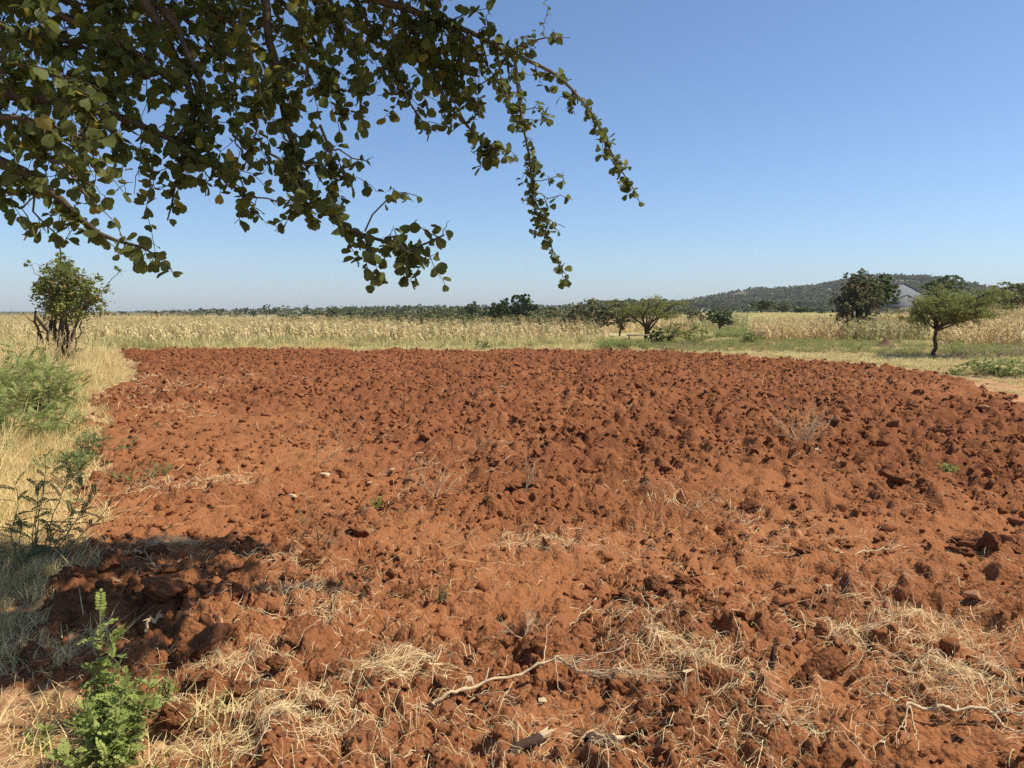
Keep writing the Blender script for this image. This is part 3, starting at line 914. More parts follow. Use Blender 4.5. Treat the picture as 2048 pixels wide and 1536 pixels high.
place_maize(mR, MZ, 'maize_field', 'ripe golden maize plots on the right below the trees', 130, 'front rows of the right-hand maize plots', 'golden dry maize stalk at the front of the plots around the browning tree', 1)
zG = H(mG[:, 0], mG[:, 1])
sG = RNG.uniform(0.6, 1.0, len(mG))
scatter('green_maize', 'half-green maize mixed through the dry stalks', np.stack([mG[:, 0], mG[:, 1], zG - 0.02], -1), yaw(len(mG), 0.1), np.stack([sG] * 3, -1), MZG)

# ------------------------------------------------------------------ grass
def tuft(seed, n, h, spread, m, w=0.004, lean=0.5, flop=0.3):
    rng = np.random.default_rng(seed)
    a = rng.uniform(0, 6.283, n)
    q = rng.random(n) ** 0.7 * spread
    b = np.stack([np.cos(rng.uniform(0, 6.283, n)) * q, np.sin(rng.uniform(0, 6.283, n)) * q, np.full(n, -0.02)], -1)
    hh = h * rng.uniform(0.45, 1.1, n)
    ln = rng.uniform(0.1, lean, n)
    d = np.stack([np.cos(a), np.sin(a), np.zeros(n)], -1)
    sd = np.stack([-np.sin(a + 0.6), np.cos(a + 0.6), np.zeros(n)], -1)
    rows_ = []
    fl = rng.uniform(0, flop, n)
    for t, ww in ((0, 1.0), (0.4, 0.9), (0.75, 0.6), (1.0, 0.1)):
        c = b + d * (hh * ln * t * t)[:, None] + np.stack([np.zeros(n), np.zeros(n), hh * (t - fl * t * t)], -1)
        rows_ += [c - sd * w * ww, c + sd * w * ww]
    V_ = np.stack(rows_, 1).reshape(-1, 3)
    k = np.arange(n)[:, None] * 8
    Q = np.concatenate([k + np.array([[0, 1, 3, 2]]), k + np.array([[2, 3, 5, 4]]), k + np.array([[4, 5, 7, 6]])])
    return mk_mesh('tuft', V_, Q, None, M[m])

def polar_pts(n, r0, r1, a0, a1, pw):
    """points over a fan of ground, areal density falling as r^-pw"""
    u = RNG.random(n)
    e = 2 - pw
    r = (r0 ** e + u * (r1 ** e - r0 ** e)) ** (1 / e) if abs(e) > 1e-3 else r0 * (r1 / r0) ** u
    a = RNG.uniform(math.radians(a0), math.radians(a1), n)
    return r * np.sin(a), r * np.cos(a), r

def off_field(x, y, lo, hi=1e9):
    d = -(edge_dist(x, y) + (fbm(x * 2.2, y * 2.2, 3, 9) - 0.5) * 0.85)
    return (d > lo) & (d < hi)

def put(name, label, x, y, s, meshes, tilt=0.08, sz=None):
    z = np.where(np.hypot(x, y) < 46, field_h(x, y)[0], H(x, y))
    return scatter(name, label, np.stack([x, y, z], -1), yaw(len(x), tilt), np.stack([s, s, s if sz is None else sz], -1), meshes)

TALL = [tuft(s, 34, 0.42, 0.10, 'dry_grass', 0.0035, 0.7, 0.25) for s in range(6)]
SHORT = [tuft(20 + s, 40, 0.15, 0.15, 'dry_grass', 0.0028, 1.5, 0.6) for s in range(5)]
PALE = [tuft(40 + s, 40, 0.22, 0.20, 'pale_grass', 0.007, 0.9, 0.35) for s in range(5)]
GREEN = [tuft(60 + s, 34, 0.20, 0.16, 'green_grass', 0.006, 0.9, 0.3) for s in range(4)]

x, y, r = polar_pts(17500, 2.4, 33, -58, -12, 1.15)
k = off_field(x, y, 0.10) & (y < 33)
near_edge = off_field(x, y, 0.10, 0.7)
x, y, r, near_edge = x[k], y[k], r[k], near_edge[k]
px = 1024 + F * x / y
k = r > 3.3
x, y, r, near_edge = x[k], y[k], r[k], near_edge[k]
s = RNG.uniform(0.55, 1.15, len(x)) * np.where(near_edge, 0.55, 1.0) * np.interp(r, [3.3, 4, 6, 10, 30], [0.25, 0.42, 0.7, 1.0, 1.15])
put('verge_grass', 'tall dry yellow grass of the verge beside the ploughed plot', x, y, s, TALL, 0.12)
x, y, r = polar_pts(6800, 1.8, 14, -66, -10, 1.2)
k = off_field(x, y, -0.25) & (RNG.random(len(x)) < np.interp(r, [2, 3.4, 5, 8], [0.14, 0.3, 0.8, 1]))
put('short_grass', 'short matted dry grass at the edge of the soil', x[k], y[k], RNG.uniform(0.5, 1.1, k.sum()), SHORT, 0.2)
x, y, r = polar_pts(18000, 17, 48, -44, 44, 0.5)
k = off_field(x, y, 0.05) & ~((x < -12) & (y < 28))
x, y, r = x[k], y[k], r[k]
right = (x > 5) & (fbm(x * 0.25, y * 0.25, 3, 70) > 0.44) & (r > 31)
s = RNG.uniform(0.5, 1.15, len(x)) * np.where(off_field(x, y, 0.05, 1.6), 0.55, 1.0)
put('field_edge_grass', 'pale dry grass strip between the ploughed soil and the maize', x[~right], y[~right], s[~right], PALE, 0.1, s[~right] * np.where(x[~right] > 5, 0.75, 1.05))
put('green_tinged_grass', 'greenish grass on the open ground below the trees', x[right], y[right], s[right], GREEN, 0.1)
x, y, r = polar_pts(7000, 48, 130, 8, 44, 1.0)
k = (x / y > 0.16)
s = RNG.uniform(0.9, 1.7, k.sum())
put('pasture_grass', 'pale open grassland beyond the thorn trees', x[k], y[k], s, PALE, 0.1)
x = RNG.uniform(-420, 1230, 5200)
d_ = RNG.uniform(31.5, 38, 5200)
k = d_ > np.interp(x, FRONT_L[0], FRONT_L[1]) - 1.6
x, y = ((x - 1024) / F * d_)[k], d_[k]
MIX = [tuft(80 + s, 30, 0.34, 0.16, 'pale_grass', 0.006, 0.8, 0.25) for s in range(4)] + [tuft(90 + s, 26, 0.30, 0.16, 'green_grass', 0.006, 0.8, 0.25) for s in range(2)]
put('maize_edge_grass', 'tall dry grass growing into the front of the maize', x, y, RNG.uniform(0.6, 1.9, len(x)) * (0.5 + fbm(x * 0.5, y * 0.5, 3, 200)), MIX, 0.1)
# seed heads standing above the left verge
def seedhead(seed):
    rng = np.random.default_rng(seed)
    m = MB()
    for i in range(4):
        a, l = rng.uniform(0, 6.28), rng.uniform(0.05, 0.22)
        h_ = rng.uniform(0.75, 1.15)
        p = [np.array([math.cos(a) * l * t * t, math.sin(a) * l * t * t, h_ * t]) for t in np.linspace(0, 1, 5)]
        m.tube(p, np.linspace(0.003, 0.0018, 5), 3)
        for q in range(5):
            b = p[-1] - np.array([0, 0, 0.035 * q])
            e = b + np.array([rng.normal(0, 0.03), rng.normal(0, 0.03), 0.05])
            m.tube([b, e], [0.004, 0.002], 3)
    return m.mesh('seedhead', M['dry_grass'])
SH = [seedhead(s) for s in range(4)]
x, y, r = polar_pts(900, 12, 33, -40, -24, 0.6)
k = off_field(x, y, 0.9)
put('seeding_grass', 'tall seeding grass stems on the far verge', x[k], y[k], RNG.uniform(0.6, 1.05, k.sum()), SH, 0.08)

# low green weeds in the verge and the open ground (what reads as patches)
def leafy_tuft(seed, h, w, n, leaf, m):
    rng = np.random.default_rng(seed)
    b = MB()
    for i in range(6):
        a = rng.uniform(0, 6.28)
        b.tube(wobble((0, 0, -0.02), (math.cos(a) * w * 0.35, math.sin(a) * w * 0.35, h * rng.uniform(0.5, 0.95)), 4, 0.02, rng), np.linspace(0.006, 0.003, 4), 3)
    c = rng.normal(0, 1, (n, 3)) * np.array([w * 0.24, w * 0.24, h * 0.24]) + np.array([0, 0, h * 0.5])
    c[:, 2] = np.clip(c[:, 2], 0.01, h)
    b.add(*leaf_quads(c, leaf, 0.6, rng))
    return b.mesh('weed_patch', M[m])
LT = [leafy_tuft(s, 0.35, 0.5, 150, 0.055, 'weed_far') for s in range(4)]
def weed_patch(name, label, pxa, pxb, da, db, n, s0, s1):
    px_, d_ = RNG.uniform(pxa, pxb, n), RNG.uniform(da, db, n)
    put(name, label, (px_ - 1024) / F * d_, d_, RNG.uniform(s0, s1, n), LT)
weed_patch('green_weeds', 'bright green weeds between the maize end and the umbrella thorn', 1195, 1300, 31.5, 34, 60, 0.6, 1.25)
weed_patch('bean_foliage', 'dense dark green bean patch beyond the thorn shrub', 1435, 1530, 44, 58, 260, 0.7, 1.3)
weed_patch('bank_weeds', 'scattered green weeds on the dry bank right of the umbrella thorn', 1290, 1480, 32, 40, 70, 0.4, 0.9)
weed_patch('open_ground_weeds', 'scattered low weeds on the open grass by the termite mound', 1560, 1900, 30, 42, 120, 0.35, 0.9)
weed_patch('corner_weeds', 'low weeds about the dry bank at the far right', 1900, 2200, 24, 36, 110, 0.5, 1.0)
weed_patch('verge_weeds', 'green herbs mixed through the dry verge grass', -60, 175, 7.5, 17, 150, 0.2, 0.6)

# dry bank of brush under the nearest umbrella thorn
def brush_mesh(seed, w, h, n, m='greybrush'):
    rng = np.random.default_rng(seed)
    b = MB()
    for i in range(n):
        p = np.array([rng.uniform(-w / 2, w / 2), rng.normal(0, 0.3), 0])
        d = rng.normal(0, 1, 3) * np.array([1, 1, 0.55])
        d[2] = abs(d[2])
        d /= np.linalg.norm(d)
        e = p + d * rng.uniform(0.25, 0.7) * h * 1.6
        pp = wobble(p, e, 5, 0.06, rng)
        b.tube(pp, np.linspace(0.010, 0.003, 5), 3)
        for q in range(3):
            s_ = pp[rng.integers(1, 5)]
            d2 = d + rng.normal(0, 0.7, 3)
            b.tube([s_, s_ + d2 * 0.10, s_ + d2 * 0.18 + rng.normal(0, 0.02, 3)], [0.005, 0.003, 0.002], 3)
    return b.mesh('brush', M[m])
for px_, d_, w_, h_, n_, lab in [(1935, 25.5, 1.7, 0.42, 150, 'heap of grey cut thorn brush right of the nearest umbrella thorn trunk'), (2035, 26.5, 1.5, 0.40, 130, 'heap of grey thorn brush at the right edge beyond the green bush'),
                                 (1310, 33.0, 1.1, 0.25, 70, 'low dark brush heap on the bank below the forked umbrella thorn'), (1375, 33.0, 1.3, 0.28, 80, 'low grey brush along the bank left of the rounded shrub')]:
    q = at_depth(px_, d_)
    tag(link('brush_heap', brush_mesh(int(px_), w_, h_, n_), None, (q[0], q[1], gz(q) - 0.03)), lab, 'brush heap', 'brush heaps on the bank')
ftree('green_bush', 'yellow-green leafy bush at the right edge of the plot', 1990, 716, 130, 19.3, 35, M['weed_far'], cat='bush', n=2600, leaf=0.06, nb=10, flat=0.8, low=True, trunk_h=0.02, tr=0.02)
ftree('sparse_bush', 'small sparse greenish bush left of the leafy bush at the plot edge', 1905, 736, 34, 19.4, 36, M['weed_far'], cat='bush', n=260, leaf=0.05, nb=5, low=True, trunk_h=0.02, tr=0.02)

# ------------------------------------------------------------------ clods
def ico(sub):
    import bmesh
    b = bmesh.new()
    bmesh.ops.create_icosphere(b, subdivisions=sub, radius=1.0)
    Vv = np.array([v.co[:] for v in b.verts])
    Ff = np.array([[v.index for v in f.verts] for f in b.faces])
    b.free()
    return Vv, Ff
ICO = {k: ico(k) for k in (2, 3, 4)}

def n3(p, s, seed):
    return (vnoise(p[:, 0] * s + p[:, 2] * 1.7 * s, p[:, 1] * s - p[:, 2] * 0.9 * s, seed) + vnoise(p[:, 1] * s + 7, p[:, 2] * s + p[:, 0] * 0.6 * s, seed + 1)) / 2 - 0.5

def clod_mesh(seed, sub, m='clod', rough=1.0, cuts=9, name='soil_clod'):
    rng = np.random.default_rng(seed)
    Vv, Ff = ICO[sub]
    p = Vv.copy()
    for i in range(cuts):
        nrm = rng.normal(0, 1, 3)
        nrm /= np.linalg.norm(nrm)
        off = rng.uniform(0.38, 0.82)
        d = p @ nrm - off
        p = p - np.maximum(d, 0)[:, None] * nrm * 0.92
    p = p * (1 + 0.50 * rough * n3(p, 1.9, seed)[:, None] + 0.26 * rough * n3(p, 5, seed + 5)[:, None] + (0.16 * rough * n3(p, 12, seed + 9)[:, None] if sub > 2 else 0) + (0.13 * rough * n3(p, 24, seed + 13)[:, None] if sub > 3 else 0))
    p *= np.array([1, rng.uniform(0.75, 1.0), rng.uniform(0.6, 0.85)])
    p /= np.abs(p[:, :2]).max()
    return mk_mesh(name, p, None, Ff, M[m], False)

CL_SMALL = [clod_mesh(s, 2, rough=0.9, cuts=14) for s in range(12)]
CL_MED = [clod_mesh(100 + s, 3) for s in range(10)]
CL_BIG = [clod_mesh(200 + s, 4, 'clod_big', 1.15) for s in range(8)]

xa, ya, ra = polar_pts(21000, 2.0, 10, -52, 52, 0.9)
sa = 0.009 + 0.016 * RNG.random(len(xa)) ** 2.2 + 0.012 * (RNG.random(len(xa)) < 0.15)
xb, yb, rb = polar_pts(34000, 3.0, 36, -50, 50, 0.35)
sb = 0.020 + 0.042 * RNG.random(len(xb)) ** 1.8
xc, yc, rc_ = polar_pts(34000, 9, 36, -44, 44, 0.3)
sc_ = 0.022 + 0.032 * RNG.random(len(xc)) ** 1.4
xx, yy, rr, ss = np.concatenate([xa, xb, xc]), np.concatenate([ya, yb, yc]), np.concatenate([ra, rb, rc_]), np.concatenate([sa, sb, sc_])
d = edge_dist(xx, yy)
hz_, so_, fi_, lump_ = field_h(xx, yy)
patch = fbm(xx * 0.9, yy * 0.9, 3, 120)
k = (d > -0.25) & (RNG.random(len(xx)) < so_ * (1 - 0.72 * fi_) * smooth(0.22, 0.5, patch + 0.1 * smooth(6, 12, rr)) + 0.05)
xx, yy, rr, ss, hz_ = xx[k], yy[k], rr[k], ss[k], hz_[k]
ss *= 1 + 0.7 * (RNG.random(len(ss)) < 0.06)
size_px = ss / rr
inview = np.abs(xx / yy) < 0.64
order = np.argsort(-np.where(inview, size_px, 0))
NI = 250
for i in order[:NI]:
    o = link('soil_clod', (CL_BIG if size_px[i] > 0.016 else CL_MED)[int(RNG.integers(0, 8))], None, (xx[i], yy[i], hz_[i] + ss[i] * 0.02))
    o.scale = (ss[i] * RNG.uniform(0.85, 1.25), ss[i] * RNG.uniform(0.85, 1.2), ss[i] * RNG.uniform(0.75, 1.0))
    o.rotation_euler = (RNG.normal(0, 0.5), RNG.normal(0, 0.5), RNG.uniform(0, 6.28))
    tag(o, 'red-brown clod turned up among many alike in the ploughed plot', 'soil clod', 'loose clods of the ploughed plot')
rest = order[NI:]
nearr = rr[rest] < 6.5
for nm, sel, mm, lb in (('broken_clods', rest[nearr], CL_MED, 'broken red clods and crumbs strewn over the near soil'), ('field_clods', rest[~nearr], CL_SMALL, 'countless red clods across the ploughed plot')):
    s = ss[sel]
    scatter(nm, lb, np.stack([xx[sel], yy[sel], hz_[sel] + s * (0.12 if nm == 'broken_clods' else -0.06)], -1), np.stack([RNG.normal(0, 0.6, len(sel)), RNG.normal(0, 0.6, len(sel)), RNG.uniform(0, 6.28, len(sel))], -1),
            np.stack([s * RNG.uniform(0.8, 1.3, len(sel)), s * RNG.uniform(0.8, 1.2, len(sel)), s * RNG.uniform(0.7, 1.05, len(sel))], -1), mm)

def lump(name, label, cat, px, py, wpx, mesh, sy=0.9, szz=0.75, rz=None, sink=0.25, group=None, tilt=(0, 0)):
    g = G(px, py)
    R_ = wpx / F * math.hypot(g[1], CAMZ) / 2
    o = link(name, mesh, None, (g[0], g[1], gz(g) + R_ * szz * (0.8 - sink * 2)))
    o.scale = (R_, R_ * sy, R_ * szz)
    o.rotation_euler = (tilt[0], tilt[1], random.uniform(0, 6.28) if rz is None else rz)
    return tag(o, label, cat, group)

BIGS = [(345, 1232, 128, 'largest clod of the shaded left corner, a block lit only along its top'), (300, 1140, 66, 'rounded clod in tree shade left of the dry grass tuft'), (500, 1112, 54, 'clod on the far rim of the tree shade with straw behind it'),
        (616, 1150, 66, 'upright clod with a dark left face beside the shade edge'), (588, 1185, 50, 'clod with straw hanging over its dark left face'), (612, 1300, 108, 'big cracked clod standing alone in sun with a dark left side'),
        (420, 1315, 150, 'broad flat clod slab with cracks right of the green weed'), (372, 1350, 66, 'rough clod touching the front of the broad clod slab'), (738, 1185, 50, 'squarish clod with a dark left face in mid soil'),
        (800, 1205, 58, 'rounded clod just right of the squarish dark-faced clod'), (480, 1425, 70, 'clod with a shaded underside left of the straw arch'), (560, 1395, 56, 'clod touching the left end of the straw arch'),
        (895, 1420, 78, 'low dark clod against the long dead branch'), (1172, 1478, 56, 'pyramid-shaped clod below the feathery end of the dead branch'), (1285, 1452, 56, 'tall leaning clod block below the tip of the dead branch'),
        (1255, 1490, 46, 'small clod left of the round pair near the bottom edge'), (1290, 1492, 44, 'round clod in the middle of a row near the bottom edge'), (1355, 1498, 52, 'round clod at the right of the row near the bottom edge'),
        (1650, 1372, 110, 'large straw-topped clod with a dark hollow on its left'), (1600, 1380, 60, 'low clod guarding the dark hollow beside the straw-topped clod'), (1918, 1112, 62, 'dark knobbly clod at the left of the heaped clods'),
        (1950, 1098, 72, 'tallest of the heaped clods on the right'), (1985, 1108, 66, 'sunlit slanting clod at the right of the heap'), (1912, 1085, 44, 'clod at the back of the heaped clods'), (2025, 1110, 50, 'clod right of the heaped clods near the picture edge'),
        (1605, 1130, 50, 'dark rounded clod left of the lying straw-coloured stick'), (1725, 1172, 34, 'small clod with black shadow below the lying stick'), (1305, 1200, 66, 'clump of clods in the middle foreground'), (1372, 1192, 66, 'clod with dark hollow and straw on top, middle foreground'),
        (1240, 1175, 48, 'dark clod left of the middle foreground clump'), (1075, 938, 44, 'upright dark-faced clod in the middle of the plot'), (1028, 998, 50, 'left of two clods flanking a dry twig'), (1066, 996, 50, 'right of two clods flanking a dry twig'),
        (1790, 985, 56, 'dark clod pile standing out of the right of the plot'), (1500, 1026, 52, 'clod with straw at its left in mid plot'), (1885, 885, 60, 'long slab-like clod near the small green seedling'), (1330, 952, 36, 'clod of the rough middle rows'),
        (400, 1410, 60, 'crumbling clod left of the shaded-underside clod'), (640, 1470, 60, 'clod half buried in straw at the bottom'), (1080, 1330, 70, 'dark clod under fine dead twigs'), (1030, 1420, 46, 'clod right under the long dead branch'),
        (660, 1380, 56, 'flat clod inside the straw arch'), (1420, 1250, 56, 'clod right of centre among short straw'), (225, 1180, 80, 'shaded clod left of the largest corner clod'), (150, 1165, 70, 'shaded clod near the verge grass')]
for i, (px_, py_, w_, lb) in enumerate(BIGS):
    lump('soil_clod', lb, 'soil clod', px_, py_, w_, CL_BIG[i % 8], random.uniform(0.75, 1.0), random.uniform(0.72, 0.95), None, 0.22, 'large clods of the ploughed plot', (random.uniform(-.3, .3), random.uniform(-.3, .3)))

ST = [clod_mesh(300 + s, 3, 'stone', 0.35, 14, 'stone') for s in range(4)]
SR = [clod_mesh(320 + s, 3, 'stone_red', 0.3, 14, 'stone') for s in range(4)]
for px_, py_, w_, ms, sy, sz_, lb in [(585, 1006, 26, ST[0], 0.6, 0.35, 'pale flat stone on the smooth soil, whitest of the scattered stones'), (652, 968, 32, ST[1], 0.7, 0.35, 'pale wedge-shaped stone just behind the whitest stone'), (784, 959, 22, ST[2], 0.8, 0.6, 'small rounded pale stone left of the dry twig tangle'),
                                      (740, 978, 18, SR[0], 0.7, 0.4, 'flat pinkish stone just behind the small green plant'), (742, 1078, 36, SR[1], 0.6, 0.4, 'flat reddish stone slab casting a dark line of shade'), (1945, 1238, 40, SR[2], 0.95, 0.85, 'rounded brown stone resting on fine soil at the right'),
                                      (1633, 915, 18, ST[3], 0.9, 0.9, 'pale round stone below the dry bush'), (1970, 836, 26, SR[3], 0.8, 0.8, 'dusty round stone at the far right below the bare patch'), (1972, 812, 44, SR[0], 0.5, 0.3, 'flat dusty stone slab on the bare patch at the right'),
                                      (1345, 1050, 18, SR[1], 0.8, 0.6, 'small reddish stone in the smooth middle ground'), (1655, 1188, 16, ST[0], 0.8, 0.6, 'pale small stone right of the lying stick'), (395, 1275, 14, ST[1], 0.7, 0.4, 'tiny white chip on the broad clod slab'), (2025, 830, 40, SR[2], 0.5, 0.3, 'flat stone at the far right edge of the bare patch')]:
    lump('stone', lb, 'stone', px_, py_, w_, ms, sy, sz_, None, 0.15, 'stones lying on the plot')

# ------------------------------------------------------------------ straw
def straws(x, y, L_, a, w, lift, arch, curve, k=5, roll=None):
    """flat straws draped over the ground: start, heading, length, width, lift, arch, sideways curve"""
    n = len(x)
    t = np.linspace(0, 1, k + 1)[None, :]
    aa = a[:, None] + curve[:, None] * (t - 0.5)
    seg = L_[:, None] / k
    X = x[:, None] + np.cumsum(np.cos(aa) * seg, 1) - np.cos(aa[:, :1]) * seg
    Y = y[:, None] + np.cumsum(np.sin(aa) * seg, 1) - np.sin(aa[:, :1]) * seg
    gh_ = field_h(X.ravel(), Y.ravel())[0].reshape(X.shape)
    mean = gh_.mean(1, keepdims=True)
    Z = 0.55 * gh_ + 0.45 * np.maximum(gh_, mean) + lift[:, None] + arch[:, None] * np.sin(t * math.pi) + 0.004
    rl = RNG.uniform(0, 3.14, n) if roll is None else roll
    nx, ny = -np.sin(aa) * np.cos(rl)[:, None], np.cos(aa) * np.cos(rl)[:, None]
    nz = np.broadcast_to(np.sin(rl)[:, None], X.shape)
    ww = w[:, None] * np.array([0.8, 1, 1, 0.9, 0.7, 0.35])[None, :k + 1] / 2
    A = np.stack([X - nx * ww, Y - ny * ww, Z - nz * ww], -1)
    B = np.stack([X + nx * ww, Y + ny * ww, Z + nz * ww], -1)
    Vv = np.stack([A, B], 2).reshape(-1, 3)
    b = np.arange(n)[:, None, None] * (2 * (k + 1)) + np.arange(k)[None, :, None] * 2
    return Vv, (b + np.array([0, 1, 3, 2])).reshape(-1, 4)

def straw_set(x, y, lo=0.03, hi=0.15, lift=0.014, arch=0.014, wide=1.0):
    n = len(x)
    return straws(x, y, RNG.uniform(lo, hi, n), RNG.uniform(0, 6.283, n), RNG.uniform(0.0009, 0.0026, n) * wide, np.abs(RNG.normal(0, lift, n)), np.abs(RNG.normal(0, arch, n)), RNG.normal(0, 0.55, n))

sm = MB()
x, y, r = polar_pts(22000, 2.0, 9, -50, 50, 1.3)
k = (RNG.random(len(x)) < smooth(0.42, 0.72, fbm(x * 1.6, y * 1.6, 3, 140)) * np.interp(r, [2, 4.5, 6, 9], [1.0, 0.95, 0.6, 0.35]) * (1 - 0.5 * fineness(x, y)) + 0.06)
sm.add(*straw_set(x[k], y[k], 0.02, 0.12))
x, y, r = polar_pts(5200, 8, 31, -42, 42, 0.9)
k = inside(x, y) & (RNG.random(len(x)) < 0.08 + 0.9 * smooth(0.5, 0.75, fbm(x * 0.7, y * 0.7, 3, 150)))
sm.add(*straw_set(x[k], y[k], 0.06, 0.26, 0.03, 0.03, 1.7))
x, y, r = polar_pts(2600, 1.9, 3.6, -46, -16, 1.0)
k = ~inside(x, y) | (RNG.random(len(x)) < 0.35)
sm.add(*straw_set(x[k], y[k], 0.05, 0.2, 0.015, 0.015))
SPOTS = [(1850, 1275, .22, 170), (1870, 1420, .25, 220), (1960, 1360, .24, 200), (1990, 1310, .2, 130), (1640, 1480, .15, 130), (1540, 1420, .13, 100), (1290, 1280, .2, 140), (1340, 1345, .22, 190), (1450, 1350, .2, 170), (1210, 1105, .3, 120), (1060, 1100, .3, 130),
         (1300, 1180, .28, 110), (430, 975, .42, 120), (240, 1010, .4, 110), (560, 1150, .2, 110), (700, 1240, .2, 110), (640, 1180, .2, 100), (880, 1340, .14, 60), (620, 1460, .2, 190), (560, 1500, .18, 170), (740, 1520, .15, 120), (900, 1440, .12, 60), (300, 990, .35, 90),
         (1030, 1500, .15, 90), (1550, 1250, .25, 120), (1700, 1230, .2, 110), (1790, 1350, .2, 120), (2000, 1450, .2, 130), (1520, 1120, .3, 110), (1560, 1060, .35, 90), (350, 790, .9, 260), (300, 770, .9, 260), (330, 830, .5, 120), (1215, 825, .5, 60), (1000, 805, .6, 60), (1640, 770, 1.2, 110),
         (870, 950, .5, 80), (1290, 1000, .3, 70), (1430, 1025, .22, 70), (490, 770, .7, 70), (1480, 1500, .2, 130), (1180, 1510, .2, 130), (450, 1480, .15, 90)]
for px_, py_, R_, n_ in SPOTS:
    g = G(px_, py_)
    wide = max(1.0, math.hypot(*g) / 4.2)
    sm.add(*straw_set(RNG.normal(g[0], R_ * 0.8, n_), RNG.normal(g[1], R_ * 0.8, n_), 0.04, 0.15 * min(wide, 1.8), 0.016, 0.018, wide))
tag(link('straw_litter', sm.mesh('straw_litter', M['straw'])), 'loose straw strewn over the red soil', kind='stuff')

def heap(px_, py_, R_, h_, n_, lb, lo=0.06, hi=0.19, ang=None):
    R_, n_ = R_ * 1.2, int(n_ * 0.75)
    g = G(px_, py_)
    L_ = RNG.uniform(lo, hi, n_)
    ex, ey = RNG.normal(0, R_ * 0.52, n_), RNG.normal(0, R_ * 0.36, n_)
    q = np.minimum(np.hypot(ex, ey / 0.7), R_)
    a = RNG.uniform(0, 6.283, n_) if ang is None else RNG.normal(ang, 0.55, n_)
    Vv, Q = straws(g[0] + ex - np.cos(a) * L_ / 2, g[1] + ey - np.sin(a) * L_ / 2, L_, a, RNG.uniform(0.0010, 0.0027, n_), RNG.random(n_) ** 1.5 * h_ * 0.8 * (1 - 0.8 * q / R_), RNG.random(n_) ** 2 * h_ * 0.7, RNG.normal(0, 0.8, n_))
    b = MB(); b.add(Vv, Q)
    tag(link('straw_heap', b.mesh('straw_heap', M['straw'])), lb, 'straw heap', 'heaps of straw on the plot')
heap(790, 1370, .19, .07, 420, 'arching tangle of long straw in the middle of the foreground', 0.10, 0.28)
heap(610, 1470, .17, .05, 300, 'straw heap at the bottom left of the bare soil beside clods')
heap(600, 1205, .16, .05, 220, 'straw pulled over dark clods at the shade edge')
heap(1690, 1300, .20, .05, 330, 'straw heap draped behind the large hollowed clod')
heap(1850, 1275, .24, .05, 330, 'loose straw heap at the right below the brown stone')
heap(1905, 1400, .22, .05, 320, 'straw heap above the thick pale stalk at the right')
heap(1350, 1345, .24, .05, 300, 'straw heap along the tip of the long dead branch')
heap(640, 1245, .14, .05, 170, 'bird-nest-like straw tuft right of the big cracked clod')
heap(1080, 1102, .28, .05, 200, 'flattened straw in the middle of the plot, ahead of the dead twigs')
heap(470, 1345, .14, .06, 170, 'curved straw lying against the broad clod slab')
heap(345, 1105, .16, .07, 200, 'dry grass tuft lying in the tree shade')
heap(440, 985, .30, .05, 170, 'straw scatter on the smooth soil at the left')

# ------------------------------------------------------------------ dead twigs and sticks
def dry_plant(name, label, cat, px_, py_, size, seed, m='deadwood', up=0.7, lean=0.0, n1=6, n2=4, n3=3, r0=0.006, group=None):
    """a small dead bush: stems that fork into finer twigs"""
    rng = np.random.default_rng(seed)
    g = G(px_, py_)
    b = MB()
    for i in range(n1):
        a = rng.uniform(0, 6.283)
        d = np.array([math.cos(a) + lean, math.sin(a), up * rng.uniform(0.8, 2.0)])
        d /= np.linalg.norm(d)
        p1 = wobble((0, 0, -0.02), d * size * rng.uniform(0.5, 0.75), 6, size * 0.06, rng)
        b.tube(p1, np.linspace(r0, r0 * 0.55, 6), 5)
        for j in range(n2):
            s0 = p1[rng.integers(2, 6)]
            d2 = d + rng.normal(0, 0.45, 3)
            p2 = wobble(s0, s0 + d2 * size * rng.uniform(0.2, 0.45), 5, size * 0.04, rng)
            b.tube(p2, np.linspace(r0 * 0.5, r0 * 0.25, 5), 4)
            for k in range(n3):
                s1 = p2[rng.integers(1, 5)]
                d3 = d2 + rng.normal(0, 0.6, 3)
                p3 = wobble(s1, s1 + d3 * size * rng.uniform(0.08, 0.2), 4, size * 0.02, rng)
                b.tube(p3, np.linspace(r0 * 0.25, r0 * 0.12, 4), 3)
    o = link(name, b.mesh(name, M[m], True), None, (g[0], g[1], gz(g)))
    return tag(o, label, cat, group)

dry_plant('dry_bush', 'bare twiggy dry bush standing among clods right of centre', 'dry bush', 1598, 908, 0.50, 1, 'deadwood', 1.1, 0.1, 11, 6, 4, 0.0045)
dry_plant('dry_plant', 'dry forked twig plant leaning right on the smooth track', 'dry plant', 636, 940, 0.46, 2, 'deadwood', 0.6, 0.9, 3, 4, 3, 0.005)
dry_plant('dry_plant', 'sprawling tangle of dead twigs left of the middle of the plot', 'dry plant', 872, 1015, 0.36, 3, 'deadwood', 0.7, 0.0, 5, 5, 3, 0.004)
dry_plant('dry_plant', 'flat spray of fine grey twigs behind the sprawling tangle', 'dry plant', 950, 905, 0.36, 4, 'greybrush', 0.3, -0.3, 5, 4, 3, 0.003)
dry_plant('dry_plant', 'thin upright dry twig with a forked top between two clods', 'dry plant', 1048, 1010, 0.30, 5, 'deadwood', 2.6, 0.0, 3, 4, 2, 0.004)
dry_plant('dry_plant', 'low grey tangle of fine dead twigs over dark clods', 'dry plant', 1050, 1310, 0.15, 6, 'deadwood', 0.5, -0.2, 7, 6, 4, 0.0018)
dry_plant('dry_plant', 'wispy dark twig tuft on the clods at the shade edge', 'dry plant', 655, 1110, 0.18, 7, 'deadwood', 0.8, 0.3, 7, 5, 4, 0.0018)
